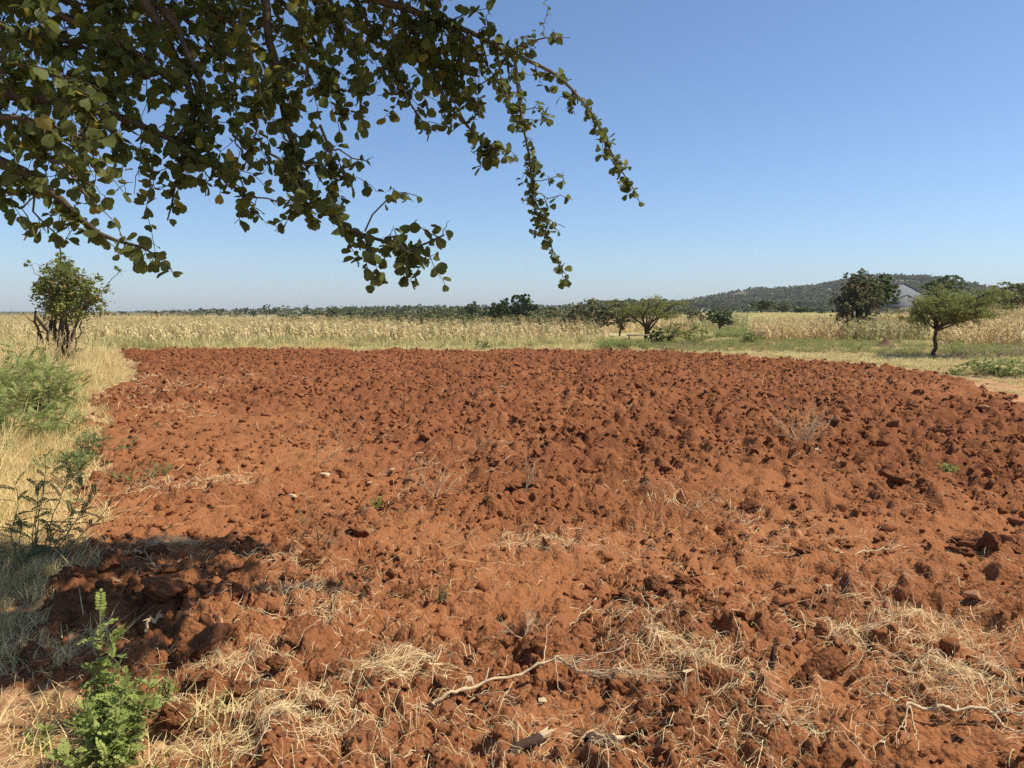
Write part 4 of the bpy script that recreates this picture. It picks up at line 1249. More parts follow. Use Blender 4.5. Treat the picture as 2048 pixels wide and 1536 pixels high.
dry_plant('dry_plant', 'thin dark dry stem leaning right beside the shade edge', 'dry plant', 640, 1125, 0.42, 8, 'char', 0.9, 0.9, 2, 4, 3, 0.004)

def ground_path(pts, n=40, lift=0.015, seed=1, amp=0.01):
    """a line on the ground through photo pixels (and an extra height each), smoothed"""
    q = [np.array([*G(a, b), e]) for a, b, e in pts]
    t = np.linspace(0, 1, len(q))
    tt = np.linspace(0, 1, n)
    c = np.stack([np.interp(tt, t, [v[k] for v in q]) for k in range(3)], -1)
    for _ in range(3):
        c[1:-1] = 0.25 * c[:-2] + 0.5 * c[1:-1] + 0.25 * c[2:]
    gh_ = field_h(c[:, 0], c[:, 1])[0]
    for _ in range(6):
        gh_ = np.maximum(gh_, np.convolve(np.pad(gh_, 1, 'edge'), [0.25, 0.5, 0.25], 'valid'))
    rng = np.random.default_rng(seed)
    c[:, 2] += gh_ + lift
    c += rng.normal(0, amp * 0.3, c.shape)
    return c

def branch_on_ground(name, label, cat, main, r0, r1, subs, m='deadwood', fine=0, seed=1, amp=0.008):
    rng = np.random.default_rng(seed)
    root = thing(name, label, cat, (0, 0, 0))
    p = ground_path(main, 44, r0, seed, amp)
    root.location = p[0]
    off = p[0].copy()
    b = MB()
    b.tube(p - off, np.linspace(r0, r1, len(p)) * (1 + 0.12 * rng.normal(0, 1, len(p))), 7)
    for _ in range(7):
        i = rng.integers(4, 40)
        d = rng.normal(0, 1, 3)
        d[2] = abs(d[2])
        b.tube([p[i] - off, p[i] - off + d * 0.012, p[i] - off + d * 0.022], [r0 * 0.8, r0 * 0.5, r0 * 0.25], 4)
    link('stem', b.mesh('stem', M[m], True), root)
    for sp in subs:
        c = ground_path(sp[0], 22, r0 * 0.6, seed + 3, amp)
        b = MB()
        b.tube(c - off, np.linspace(sp[1], sp[1] * 0.35, len(c)), 5)
        link('side_twig', b.mesh('side_twig', M[m], True), root)
    if fine:
        b = MB()
        for i in range(fine):
            s0 = p[int(rng.integers(24, 43))]
            d = (p[43] - p[30])
            d = d / np.linalg.norm(d) + rng.normal(0, 0.28, 3) * np.array([1, 1, 0.4])
            l = rng.uniform(0.06, 0.24)
            c = wobble(s0, s0 + d * l, 6, 0.012, rng)
            b.tube(c - off, np.linspace(0.0008, 0.0004, 6), 3)
        fo = link('fine_twigs', b.mesh('fine_twigs', M['deadwood']), root)
        fo['kind'] = 'stuff'
    return root

branch_on_ground('dead_branch', 'long pale dead branch with a feathery tip lying across the foreground', 'dead branch', [(862, 1452, .01), (900, 1444, .02), (960, 1416, .03), (1050, 1390, .05), (1110, 1378, .06), (1170, 1386, .05), (1230, 1390, .04), (1290, 1394, .02)], 0.0085, 0.0025,
                 [([(1085, 1384, .05), (1092, 1345, .05), (1094, 1310, .05), (1112, 1288, .05)], 0.003), ([(940, 1425, .02), (1010, 1436, .03), (1058, 1422, .05)], 0.003), ([(1110, 1378, .06), (1180, 1372, .06), (1250, 1360, .05), (1310, 1352, .04)], 0.0035), ([(1108, 1380, .05), (1120, 1412, .03), (1160, 1424, .02)], 0.0025), ([(862, 1452, .01), (820, 1462, .01), (790, 1482, .01)], 0.003)], fine=95, seed=3)
branch_on_ground('dead_branch', 'thick pale stalk with bent roots lying at the bottom right', 'dead branch', [(1812, 1458, .05), (1880, 1460, .05), (1960, 1466, .04), (2010, 1468, .03), (2080, 1462, .02)], 0.0075, 0.006,
                 [([(1814, 1458, .05), (1806, 1485, .03), (1815, 1530, .01)], 0.004), ([(1816, 1458, .05), (1828, 1490, .03), (1834, 1536, .01)], 0.004), ([(1985, 1468, .03), (2020, 1462, .04), (2036, 1458, .05)], 0.004), ([(1985, 1468, .03), (2020, 1488, .02), (2070, 1500, .02)], 0.007), ([(1814, 1458, .05), (1800, 1490, .02), (1802, 1500, .02)], 0.003)], seed=5)
branch_on_ground('stick', 'straight pale stick lying aslant right of centre', 'stick', [(1668, 1133, .01), (1710, 1122, .03), (1760, 1112, .03), (1812, 1101, .03)], 0.006, 0.0035, [([(1775, 1108, .03), (1783, 1100, .05), (1790, 1108, .03)], 0.003)], seed=6)
branch_on_ground('stalk', 'bent straw-coloured stalk in a zigzag at the lower right', 'stalk', [(1838, 1372, .01), (1862, 1358, .03), (1890, 1354, .04), (1891, 1372, .02), (1890, 1392, .01)], 0.0035, 0.0025, [], seed=7)
branch_on_ground('stalk', 'thin curved stalk standing out of straw at the right', 'stalk', [(1770, 1228, .02), (1778, 1255, .02), (1790, 1275, .02), (1788, 1302, .01)], 0.003, 0.002, [], seed=8)
branch_on_ground('stalk', 'long thin pale stalk above the thick stalk at the lower right', 'stalk', [(1730, 1421, .02), (1780, 1426, .02), (1815, 1440, .02), (1850, 1450, .02)], 0.0045, 0.003, [([(1765, 1424, .02), (1775, 1408, .04), (1805, 1400, .03)], 0.003)], seed=9)
branch_on_ground('stalk', 'crooked pale root running from shade towards the largest corner clod', 'stalk', [(268, 1141, .02), (290, 1152, .03), (302, 1160, .03), (308, 1172, .03), (318, 1186, .03)], 0.004, 0.002, [], seed=10)
branch_on_ground('stalk', 'straight broken stalk end pointing up beside the green weed', 'stalk', [(292, 1306, .02), (308, 1296, .05), (326, 1280, .08)], 0.007, 0.006, [], seed=11)
branch_on_ground('root', 'pale crooked root on fine soil below the small green plant', 'root', [(775, 1030, .01), (795, 1018, .02), (800, 1008, .02), (822, 1004, .02)], 0.005, 0.003, [], seed=12)
branch_on_ground('stalk', 'fine pale stalk arching over clods in the middle foreground', 'stalk', [(1140, 1290, .02), (1180, 1262, .04), (1215, 1256, .03), (1240, 1262, .02)], 0.003, 0.002, [], seed=14)
branch_on_ground('stalk', 'forked pale stalk at the bottom right corner of the straw', 'stalk', [(1500, 1506, .01), (1560, 1500, .02), (1600, 1488, .02)], 0.004, 0.003, [], seed=15)

def broken_log(px_, py_, px2, py2, lb, seed):
    a, b_ = np.array([*G(px_, py_), 0]), np.array([*G(px2, py2), 0])
    a[2], b_[2] = gz(a) + 0.02, gz(b_) + 0.035
    root = thing('broken_log', lb, 'log', a, 0)
    rng = np.random.default_rng(seed)
    m = MB()
    p = wobble((0, 0, 0), (b_ - a) * 0.72, 8, 0.01, rng)
    m.tube(p, 0.019 * (1 + 0.15 * rng.normal(0, 1, 8)), 8)
    link('bark', m.mesh('bark', M['char'], False), root)
    m = MB()
    for i in range(6):
        o_ = rng.normal(0, 0.006, 3)
        m.tube([p[-1] + o_ - (b_ - a) * 0.04, p[-1] + o_ * 1.5 + (b_ - a) * 0.15, p[-1] + o_ * 2.2 + (b_ - a) * rng.uniform(0.2, 0.32)], [0.010, 0.008, 0.002], 4)
    so = link('splintered_end', m.mesh('splintered_end', M['paper']), root)
broken_log(1020, 1530, 1105, 1495, 'dark broken stick with a pale splintered end at the bottom edge, left one', 1)
broken_log(1175, 1530, 1245, 1512, 'dark broken stick with a leafy pale end at the bottom edge, right one', 2)
g = G(1540, 1378)
m = MB(); m.tube(wobble((0, 0, -0.03), (0.012, 0, 0.115), 6, 0.006), [0.016, 0.014, 0.012, 0.009, 0.006, 0.001], 6)
tag(link('stake_stump', m.mesh('stake_stump', M['char']), None, (g[0], g[1], gz(g))), 'short dark pointed stump sticking up left of the hollowed clod', 'stump')

# pale scraps of dry leaf
def scrap(seed):
    rng = np.random.default_rng(seed)
    m = MB()
    a = np.linspace(0, 6.283, 9)[:-1]
    q = rng.uniform(0.7, 1.1, 8)
    Vv = [(0, 0, 0.25)] + [(math.cos(t) * k * 1.3, math.sin(t) * k * 0.8, rng.uniform(-0.1, 0.35)) for t, k in zip(a, q)]
    m.add(Vv, None, [[0, i + 1, (i + 1) % 8 + 1] for i in range(8)])
    return m.mesh('dry_leaf', M['paper'])
SCR = [scrap(s) for s in range(4)]
for i, (px_, py_, w_, lb) in enumerate([(940, 1392, 15, 'pale upright leaf scrap above the long dead branch'), (1003, 1380, 16, 'square pale scrap just behind the long dead branch'), (658, 1402, 26, 'greenish pale leaf scrap on the straw left of centre'), (1375, 1400, 24, 'pale leaf scrap right of the feathery branch tip'),
                                        (495, 1401, 22, 'white scrap with a reddish edge left of the straw heap'), (1085, 1418, 20, 'pale scrap right below the long dead branch'), (1190, 1232, 8, 'tiny white scrap in the middle foreground'), (546, 1250, 18, 'curled pale leaf left of the big cracked clod'),
                                        (645, 1232, 14, 'curled pale leaf on top of the nest-like straw'), (1765, 1507, 18, 'small pale leaf at the bottom right'), (1150, 1170, 10, 'small pinkish scrap in fine soil, middle foreground'), (560, 1490, 26, 'folded dry leaf on straw near the bottom left')]):
    g = G(px_, py_)
    R_ = w_ / F * math.hypot(g[1], CAMZ) / 2
    o = link('dry_leaf', SCR[i % 4], None, (g[0], g[1], gz(g) + 0.012))
    o.scale = (R_, R_, R_)
    o.rotation_euler = (random.uniform(-0.5, 0.5), random.uniform(-0.5, 0.5), random.uniform(0, 6.28))
    tag(o, lb, 'dry leaf', 'dry leaf scraps on the soil')

# ------------------------------------------------------------------ green plants near the camera
def frond(seed, L_, pairs, ll, lw, droop, m):
    """a compound leaf: rachis and paired leaflets"""
    rng = np.random.default_rng(seed)
    b = MB()
    ts = np.linspace(0, 1, 6)
    path = np.stack([0 * ts, L_ * ts * (1 - 0.12 * droop * ts), L_ * (0.25 * ts - droop * ts * ts)], -1)
    b.tube(path, np.linspace(L_ * 0.012, L_ * 0.005, 6), 3)
    for i in range(pairs + 1):
        t = 0.12 + 0.88 * i / pairs
        c = np.array([np.interp(t, ts, path[:, k]) for k in range(3)])
        for sgn in ((-1, 1) if i < pairs else (0,)):
            fw = rng.uniform(0.25, 0.6)
            d = np.array([sgn, fw if sgn else 1.0, rng.uniform(-0.2, 0.25)])
            d /= np.linalg.norm(d)
            sd = np.cross(d, (0, 0, 1.0))
            sd /= np.linalg.norm(sd)
            sd[2] += rng.uniform(-0.5, 0.5)
            l = ll * (0.75 + 0.25 * math.sin(t * 3.0)) * rng.uniform(0.85, 1.1)
            b.add([c, c + d * l * 0.35 + sd * lw, c + d * l * 0.75 + sd * lw * 0.9, c + d * l, c + d * l * 0.75 - sd * lw * 0.9, c + d * l * 0.35 - sd * lw], [[0, 1, 2, 3], [0, 3, 4, 5]])
    return b.mesh('leaf', m)

def weed(name, label, cat, px_, depth, h, spread, nst, fronds, per, seed, fs=1.0, lean=(0, 0), group=None, rr=0.004, low=0.12):
    rng = np.random.default_rng(seed)
    p = at_depth(px_, depth)
    root = thing(name, label, cat, (p[0], p[1], gz(p) - 0.01), 0, group)
    for i in range(nst):
        a = rng.uniform(0, 6.283)
        q = spread * math.sqrt(rng.random())
        hh = h * rng.uniform(0.6, 1.0) * (1 - 0.35 * q / max(spread, 1e-3))
        e = np.array([math.cos(a) * q + lean[0] * hh, math.sin(a) * q + lean[1] * hh, hh])
        s0 = np.array([math.cos(a) * q * 0.25, math.sin(a) * q * 0.25, -0.02])
        c = wobble(s0, e, 8, h * 0.05, rng)
        b = MB()
        b.tube(c, np.linspace(rr, rr * 0.4, 8), 5)
        link('stem', b.mesh('stem', M['stem'], True), root)
        for k in range(per):
            t = low + (1 - low) * (k + rng.random()) / per
            pos = np.array([np.interp(t, np.linspace(0, 1, 8), c[:, v]) for v in range(3)])
            o = link('leaf', fronds[int(rng.integers(0, len(fronds)))], root, pos)
            sc = fs * rng.uniform(0.7, 1.15) * (1 - 0.3 * t)
            o.scale = (sc, sc, sc)
            o.rotation_euler = (rng.normal(0.15 + 0.6 * t * t, 0.3), rng.normal(0, 0.35), rng.uniform(0, 6.283))
    return root

FW = [frond(s, 0.085, 6, 0.026, 0.0065, 0.25, M['weed']) for s in range(5)]
FB = [frond(20 + s, 0.06, 3, 0.034, 0.012, 0.3, M['weed']) for s in range(4)]
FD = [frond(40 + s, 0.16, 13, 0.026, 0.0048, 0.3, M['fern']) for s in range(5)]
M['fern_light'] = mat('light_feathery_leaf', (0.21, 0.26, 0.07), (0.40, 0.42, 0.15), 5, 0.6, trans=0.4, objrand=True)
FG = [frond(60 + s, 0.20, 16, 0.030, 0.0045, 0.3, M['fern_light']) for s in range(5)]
weed('green_weed', 'tall slender green weed with paired leaflets at the lower left', 'weed', 168, 2.86, 0.56, 0.04, 3, FW, 22, 1, 1.1, (0.04, 0.0))
weed('green_weed', 'bushy bright green weed at the bottom left corner', 'weed', 180, 2.62, 0.32, 0.19, 17, FB + FW[:2], 11, 2, 0.95)
weed('green_weed', 'lighter green weed clump behind the bushy weed at the lower left', 'weed', 222, 2.82, 0.27, 0.14, 10, FW, 11, 3, 0.95)
weed('green_weed', 'tiny leafy sprigs with dead stems right of the bushy weed', 'weed', 300, 2.92, 0.14, 0.07, 6, FB, 5, 4, 0.45)
weed('green_weed', 'low broad-leaved green sprouts at the bottom edge below the bushy weed', 'weed', 232, 2.42, 0.10, 0.13, 8, FB, 7, 5, 0.7)
weed('green_weed', 'small weed sprouts in the straw at the left edge', 'weed', 28, 2.75, 0.10, 0.10, 6, FB, 5, 6, 0.6)
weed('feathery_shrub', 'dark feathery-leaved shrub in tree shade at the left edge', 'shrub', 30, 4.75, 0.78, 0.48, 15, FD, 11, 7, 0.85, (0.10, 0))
weed('feathery_shrub', 'bright green feathery shrub in sun on the left verge', 'shrub', 50, 10.5, 1.3, 0.66, 30, FG, 14, 8, 1.5)
weed('feathery_shrub', 'upper feathery sprays rising behind the bright shrub below the bushy tree', 'shrub', 20, 12.5, 1.45, 0.45, 9, FG, 14, 9, 1.7)
weed('feathery_shrub', 'light green feathery shrub right of the bright one, half hidden in dry grass', 'shrub', 112, 12.2, 0.85, 0.45, 14, FG, 11, 21, 1.3)
weed('feathery_shrub', 'light green feathery shrub cut by the left edge of the view', 'shrub', -25, 9.2, 1.15, 0.5, 16, FG, 12, 22, 1.4)
weed('feathery_shrub', 'low light green feathery growth in front of the bright shrub', 'shrub', 92, 9.4, 0.62, 0.42, 14, FG, 10, 23, 1.1)
weed('feathery_shrub', 'light green feathery spray under the bushy tree, farthest of the left shrubs', 'shrub', 70, 14.5, 1.05, 0.6, 14, FG, 11, 24, 1.6)
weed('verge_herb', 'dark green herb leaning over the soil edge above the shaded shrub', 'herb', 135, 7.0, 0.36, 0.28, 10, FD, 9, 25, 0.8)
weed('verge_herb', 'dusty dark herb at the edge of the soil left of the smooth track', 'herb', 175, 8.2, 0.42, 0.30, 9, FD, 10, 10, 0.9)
weed('creeping_herb', 'sprawling grey-green herb on the soil between verge and track', 'herb', 275, 7.0, 0.22, 0.36, 12, FD, 9, 11, 0.62)
weed('creeping_herb', 'smaller grey-green herb behind the sprawling one', 'herb', 230, 8.6, 0.16, 0.32, 8, FD, 7, 12, 0.55)
weed('creeping_herb', 'single grey-green sprig on the track, first beyond the sprawling herb', 'herb', 298, 10.3, 0.14, 0.12, 4, FD, 6, 13, 0.5)
weed('seedling', 'small upright feathery seedling in the middle foreground', 'seedling', 874, 4.05, 0.125, 0.02, 3, FD, 16, 14, 0.22)
weed('seedling', 'tiny round green plant beside the flat pinkish stone', 'seedling', 746, 6.0, 0.12, 0.06, 6, FW, 7, 15, 0.6)
weed('seedling', 'bright green seedling among clods near the right edge', 'seedling', 1915, 7.55, 0.13, 0.12, 7, FB, 6, 16, 0.9)
weed('seedling', 'faint grey-green sprig with fallen twigs below the tiny round plant', 'seedling', 800, 5.75, 0.08, 0.10, 5, FD, 4, 17, 0.3)
weed('seedling', 'thin spindly weed near the white flat stone', 'seedling', 605, 5.6, 0.26, 0.08, 4, FD, 5, 18, 0.3)

# the bushy tree on the left verge
bt = at_depth(128, 21.5)
bb = gz(bt)
root = thing('bushy_tree', 'bushy small tree with tangled dark stems on the left verge', 'tree', (bt[0], bt[1], bb - 0.03))
rng = np.random.default_rng(77)
def ofs(px_, py_): return np.array([(px_ - 128) / F * 21.5, 0, CAMZ + (622 - py_) / F * 21.5 - bb])
m = MB()
tips = []
for (x0, x1, y1, r_) in [(100, 95, 640, .075), (108, 104, 625, .07), (122, 132, 640, .065), (95, 84, 620, .05), (115, 128, 600, .06), (104, 118, 645, .05), (112, 120, 630, .07), (118, 165, 620, .045), (105, 80, 635, .04), (125, 140, 625, .05), (110, 110, 620, .06), (98, 70, 640, .03), (128, 158, 640, .03)]:
    e = ofs(x1, y1) + np.array([0, rng.normal(0, 0.35), 0])
    s0 = ofs(x0, 715) + np.array([0, rng.normal(0, 0.1), 0]); s0[2] = -0.1
    p_ = wobble(s0, e, 9, 0.2, rng)
    m.tube(p_, np.linspace(r_, r_ * 0.6, 9), 7)
    tips.append(e)
    for _ in range(5):
        i_ = rng.integers(2, 8)
        d_ = rng.normal(0, 1, 3)
        m.tube(wobble(p_[i_], p_[i_] + d_ * 0.28, 5, 0.06, rng), np.linspace(0.014, 0.004, 5), 4)
link('trunk', m.mesh('trunk', M['bark'], True), root)
m = MB()
m.tube(wobble((ofs(150, 738) * np.array([1, 1, 0])) + np.array([0.02, -0.3, -0.05]), ofs(158, 655) + np.array([0, -0.3, 0]), 9, 0.12, rng), np.linspace(0.05, 0.028, 9), 7)
m.tube(wobble(ofs(150, 700) + np.array([0, -0.3, 0]), ofs(180, 696) + np.array([0, -0.4, 0.05]), 6, 0.05, rng), np.linspace(0.032, 0.016, 6), 6)
m.tube(wobble(ofs(154, 690) + np.array([0, -0.3, 0]), ofs(138, 682) + np.array([0, -0.4, 0.05]), 6, 0.05, rng), np.linspace(0.028, 0.012, 6), 6)
link('dead_limb', m.mesh('dead_limb', M['twig'], True), root)
blobs = [(ofs(a, b) + np.array([0, rng.normal(0, 0.35), 0]), np.array([c, c, c * 0.8]) / F * 21.5) for a, b, c in
         [(130, 555, 42), (110, 580, 40), (150, 580, 42), (130, 605, 46), (95, 600, 30), (165, 605, 32), (120, 530, 26), (150, 545, 28), (85, 570, 22), (185, 590, 22), (105, 618, 30), (150, 620, 32), (135, 580, 46), (100, 545, 22), (60, 560, 14), (215, 540, 12), (200, 560, 14), (210, 580, 12), (140, 512, 14), (75, 530, 12)]]
cm_ = MB()
cm_.add(*leaf_quads(blob_points(blobs, 6500, 0.35, rng, 0.03), 0.095, 0.3, rng))
link('crown', cm_.mesh('crown', M['bush']), root)
m = MB()
for c, r_ in blobs:
    s0 = tips[int(np.argmin([np.linalg.norm(t - c) for t in tips]))]
    p_ = wobble(s0, c, 6, 0.1, rng)
    m.tube(p_, np.linspace(0.02, 0.006, 6), 4)
    for _ in range(4):
        d_ = rng.normal(0, 1, 3)
        m.tube(wobble(c, c + d_ / np.linalg.norm(d_) * r_ * 1.15, 4, 0.03, rng), np.linspace(0.006, 0.003, 4), 3)
link('branches', m.mesh('branches', M['bark'], True), root)

# ------------------------------------------------------------------ the tree overhead
root = thing('overhanging_tree', 'large shade tree reaching in over the field from the upper left', 'tree', (-4.3, 2.3, gz((-4.3, 2.3))))
RO = np.array(root.location)
rng = np.random.default_rng(101)

def leaf_blade(seed):
    """rounded, notched, crinkled leaf of unit length on a short stalk"""
    g_ = np.random.default_rng(seed)
    ys = np.array([0.0, 0.18, 0.42, 0.66, 0.86, 0.97])
    ws = np.array([0.03, 0.27, 0.44, 0.48, 0.40, 0.18]) * g_.uniform(0.85, 1.05)
    fold, curl = g_.uniform(0.1, 0.5), g_.uniform(-0.25, 0.35)
    Vv = [(-0.008, -0.16, 0.03), (0.008, -0.16, 0.03)]
    for i, (yy, w_) in enumerate(zip(ys, ws)):
        z0 = -curl * yy * yy
        yc = yy - (0.10 if i == 5 else 0)
        l_, r_ = w_ * g_.uniform(0.86, 1.1), w_ * g_.uniform(0.86, 1.1)
        Vv += [(-l_, yy, z0 + fold * l_ * 0.7 + g_.normal(0, 0.02)), (0, yc, z0), (r_, yy, z0 + fold * r_ * 0.7 + g_.normal(0, 0.02))]
    Q = [[0, 1, 4, 2]]
    for i in range(5):
        a = 2 + i * 3
        Q += [[a, a + 1, a + 4, a + 3], [a + 1, a + 2, a + 5, a + 4]]
    return np.array(Vv), np.array(Q)
BL = [leaf_blade(s) for s in range(9)]
leaves = []          # (position, axis, normal, length, blade)

def limb(pts, r0, r1, twigs=0, tl=(0.1, 0.3), ls=0.055, gap=0.03, k=8, droop=0.6, name='branch', n=None, wob=0.03, per=2):
    """one branch through 3-D points with its twigs in one mesh; leaves are collected along it"""
    pts = np.asarray(pts, float)
    seg = np.linalg.norm(np.diff(pts, axis=0), axis=1)
    Ltot = seg.sum()
    n = n or max(6, int(Ltot / 0.07))
    t = np.concatenate([[0], np.cumsum(seg)]) / Ltot
    tt = np.linspace(0, 1, n)
    c = np.stack([np.interp(tt, t, pts[:, q]) for q in range(3)], -1)
    for _ in range(3): c[1:-1] = 0.25 * c[:-2] + 0.5 * c[1:-1] + 0.25 * c[2:]
    o = np.cumsum(rng.normal(0, 1, c.shape), 0)
    o -= o[0] + (o[-1] - o[0]) * tt[:, None]
    c = c + o * wob / math.sqrt(n)
    b = MB()
    b.tube(c - RO, np.linspace(r0, r1, n), k)
    def leafy(path, l0, g_):
        sl = np.linalg.norm(np.diff(path, axis=0), axis=1)
        LL = sl.sum()
        tq = np.concatenate([[0], np.cumsum(sl)]) / LL
        m_ = max(1, int(LL / (g_ * 1.25)))
        for q in range(m_):
            u = min(1.0, (q + rng.random()) / m_)
            pos = np.array([np.interp(u, tq, path[:, v]) for v in range(3)])
            for _ in range(int(rng.integers(1, per + 2))):
                ax = rng.normal(0, 1, 3) + np.array([0, 0, -0.55])
                ax /= np.linalg.norm(ax)
                nr = rng.normal(0, 1, 3) + np.array([0, 0, 0.5])
                l = l0 * rng.uniform(0.55, 1.2)
                l *= 0.77
                leaves.append((pos + ax * l * 0.18, ax, nr, l, int(rng.integers(0, 9))))
    for i in range(int(twigs * Ltot)):
        u = rng.random() ** 0.8 * (n - 1)
        i0 = min(int(u), n - 2)
        s0 = c[i0] + (c[i0 + 1] - c[i0]) * (u - i0)
        tg = c[i0 + 1] - c[i0]
        tg /= np.linalg.norm(tg)
        d = rng.normal(0, 1, 3) + tg * 0.5 + np.array([0, 0, -droop])
        d /= np.linalg.norm(d)
        L2 = rng.uniform(*tl) * (1 - 0.4 * u / (n - 1) * (r1 < 0.003))
        e = s0 + d * L2
        path = wobble(s0, e, 6, L2 * 0.13, rng)
        path[:, 2] -= np.linspace(0, 1, 6) ** 2 * L2 * 0.15
        b.tube(path - RO, np.linspace(max(r1 * 0.6, 0.0022), 0.0012, 6), 4)
        leafy(path, ls, gap)
        if rng.random() < 0.4:        # thorns and leafless spurs
            d2 = rng.normal(0, 1, 3)
            b.tube([path[2] - RO, path[2] - RO + d2 * 0.012, path[2] - RO + d2 * 0.022], [0.0012, 0.0008, 0.0003], 3)
    if r1 < 0.006: leafy(c[n // 3:], ls * 0.9, gap * 1.3)
    ob = link(name, b.mesh(name, M['bark'] if r0 > 0.012 else M['twig'], True), root)
    return c

def PP(*a): return [P(*q) for q in a]

tb = np.array([-4.3, 2.3, 0.0])
trunk_top = tb + np.array([0.35, 0.35, 2.3])
m = MB(); m.tube(wobble(tb + np.array([0, 0, -0.2]), trunk_top, 9, 0.1, rng) - RO, np.linspace(0.24, 0.17, 9), 12); link('trunk', m.mesh('trunk', M['bark'], True), root)

# main boughs
limb([trunk_top, P(-350, -40, 3.3), P(-50, -60, 3.5), P(250, -50, 3.6), P(520, -60, 3.75), P(740, -10, 3.9), P(880, 40, 4.0), P(960, 70, 4.05), P(1030, 118, 4.1)], 0.07, 0.010, 22, (0.15, 0.4), 0.062, 0.035)
limb([trunk_top, P(-300, 150, 2.9), P(0, 175, 3.0), P(160, 200, 3.1), P(280, 245, 3.2), P(380, 290, 3.3), P(442, 340, 3.4), P(488, 385, 3.45), P(525, 440, 3.5)], 0.06, 0.0028, 24, (0.06, 0.19), 0.066, 0.032)
limb([P(-200, 260, 2.7), P(-60, 290, 2.75), P(20, 320, 2.8), P(85, 365, 2.85), P(150, 425, 2.9), P(205, 470, 2.95), P(260, 500, 2.95), P(312, 510, 2.95)], 0.03, 0.0025, 22, (0.05, 0.15), 0.064, 0.032)
limb(PP((70, 380, 2.85), (68, 430, 2.85), (100, 470, 2.85), (120, 500, 2.85), (122, 528, 2.85)), 0.004, 0.002, 12, (0.04, 0.10), 0.06, 0.03, per=1)
limb(PP((60, 370, 2.85), (62, 420, 2.84), (55, 470, 2.83)), 0.003, 0.002, 10, (0.03, 0.09), 0.05, 0.035, per=1)
limb(PP((250, -60, 3.3), (330, 60, 3.3), (390, 170, 3.3), (385, 290, 3.3), (345, 375, 3.3), (335, 440, 3.3)), 0.025, 0.003, 17, (0.08, 0.24), 0.066, 0.032)
limb(PP((520, -60, 3.6), (555, 120, 3.6), (572, 240, 3.6), (600, 330, 3.6), (622, 415, 3.6), (680, 448, 3.62), (760, 475, 3.65), (830, 500, 3.68), (888, 470, 3.7)), 0.022, 0.004, 28, (0.07, 0.22), 0.070, 0.034)
limb(PP((730, 462, 3.65), (752, 410, 3.65), (770, 372, 3.65), (800, 372, 3.66), (835, 392, 3.66)), 0.0045, 0.002, 12, (0.04, 0.12), 0.055, 0.032, droop=0.0, per=1)
limb(PP((770, 480, 3.65), (820, 505, 3.65), (848, 522, 3.65)), 0.005, 0.003, 34, (0.04, 0.12), 0.070, 0.032)
limb(PP((600, 330, 3.6), (650, 300, 3.6), (700, 295, 3.6), (735, 322, 3.6)), 0.006, 0.0025, 18, (0.06, 0.15), 0.06, 0.032)
limb(PP((490, 395, 3.4), (545, 398, 3.4), (592, 405, 3.42)), 0.004, 0.002, 10, (0.04, 0.10), 0.055, 0.035, per=1)
limb(PP((640, -40, 3.8), (700, 90, 3.8), (735, 200, 3.8), (715, 260, 3.8)), 0.012, 0.003, 20, (0.08, 0.24), 0.066, 0.032)
limb(PP((800, 0, 3.95), (850, 90, 3.95), (872, 180, 3.95), (905, 232, 3.95), (950, 272, 3.95), (985, 312, 3.95), (1008, 300, 3.95)), 0.014, 0.0025, 32, (0.07, 0.22), 0.066, 0.028)
limb(PP((840, 60, 3.95), (890, 150, 3.95), (930, 190, 3.95), (960, 215, 3.95)), 0.007, 0.003, 34, (0.06, 0.18), 0.064, 0.028)
limb(PP((780, 40, 3.9), (800, 150, 3.9), (835, 240, 3.9), (850, 262, 3.9)), 0.009, 0.003, 18, (0.06, 0.2), 0.06, 0.032)
# hanging sprays at the right
limb(PP((1015, 105, 4.1), (1050, 116, 4.12), (1095, 130, 4.15), (1140, 175, 4.18), (1187, 232, 4.2), (1215, 290, 4.22), (1240, 345, 4.24), (1278, 402, 4.25)), 0.011, 0.0025, 36, (0.04, 0.13), 0.052, 0.022, wob=0.02)
limb(PP((1030, 120, 4.1), (1036, 190, 4.1), (1055, 285, 4.1), (1066, 345, 4.1), (1070, 405, 4.1), (1087, 465, 4.1), (1105, 505, 4.1), (1126, 542, 4.1)), 0.009, 0.002, 40, (0.04, 0.14), 0.052, 0.022, wob=0.015)
limb(PP((1062, 360, 4.1), (1095, 355, 4.1), (1128, 350, 4.1)), 0.003, 0.0018, 14, (0.03, 0.09), 0.055, 0.022, per=2, droop=0.1)
limb(PP((1066, 385, 4.1), (1100, 385, 4.1), (1130, 395, 4.1)), 0.003, 0.0018, 14, (0.03, 0.09), 0.055, 0.022, per=2, droop=0.1)
limb(PP((1050, 220, 4.1), (1075, 205, 4.1), (1096, 210, 4.1), (1094, 240, 4.1)), 0.003, 0.0018, 20, (0.03, 0.09), 0.055, 0.022, per=2, droop=0.1)
limb(PP((1080, 425, 4.1), (1110, 440, 4.1), (1130, 455, 4.1)), 0.003, 0.0018, 10, (0.02, 0.06), 0.035, 0.03, per=1)
limb(PP((1010, 110, 4.1), (1045, 82, 4.12), (1080, 68, 4.14), (1112, 80, 4.16), (1140, 75, 4.18)), 0.006, 0.002, 24, (0.04, 0.12), 0.056, 0.024, droop=-0.1, wob=0.015)
limb(PP((1080, 68, 4.14), (1092, 40, 4.15), (1096, 18, 4.15)), 0.003, 0.0015, 12, (0.02, 0.06), 0.034, 0.03, droop=-0.5, per=1)
limb(PP((985, 80, 4.05), (1010, 130, 4.05), (1005, 170, 4.05)), 0.006, 0.003, 30, (0.05, 0.14), 0.050, 0.028)
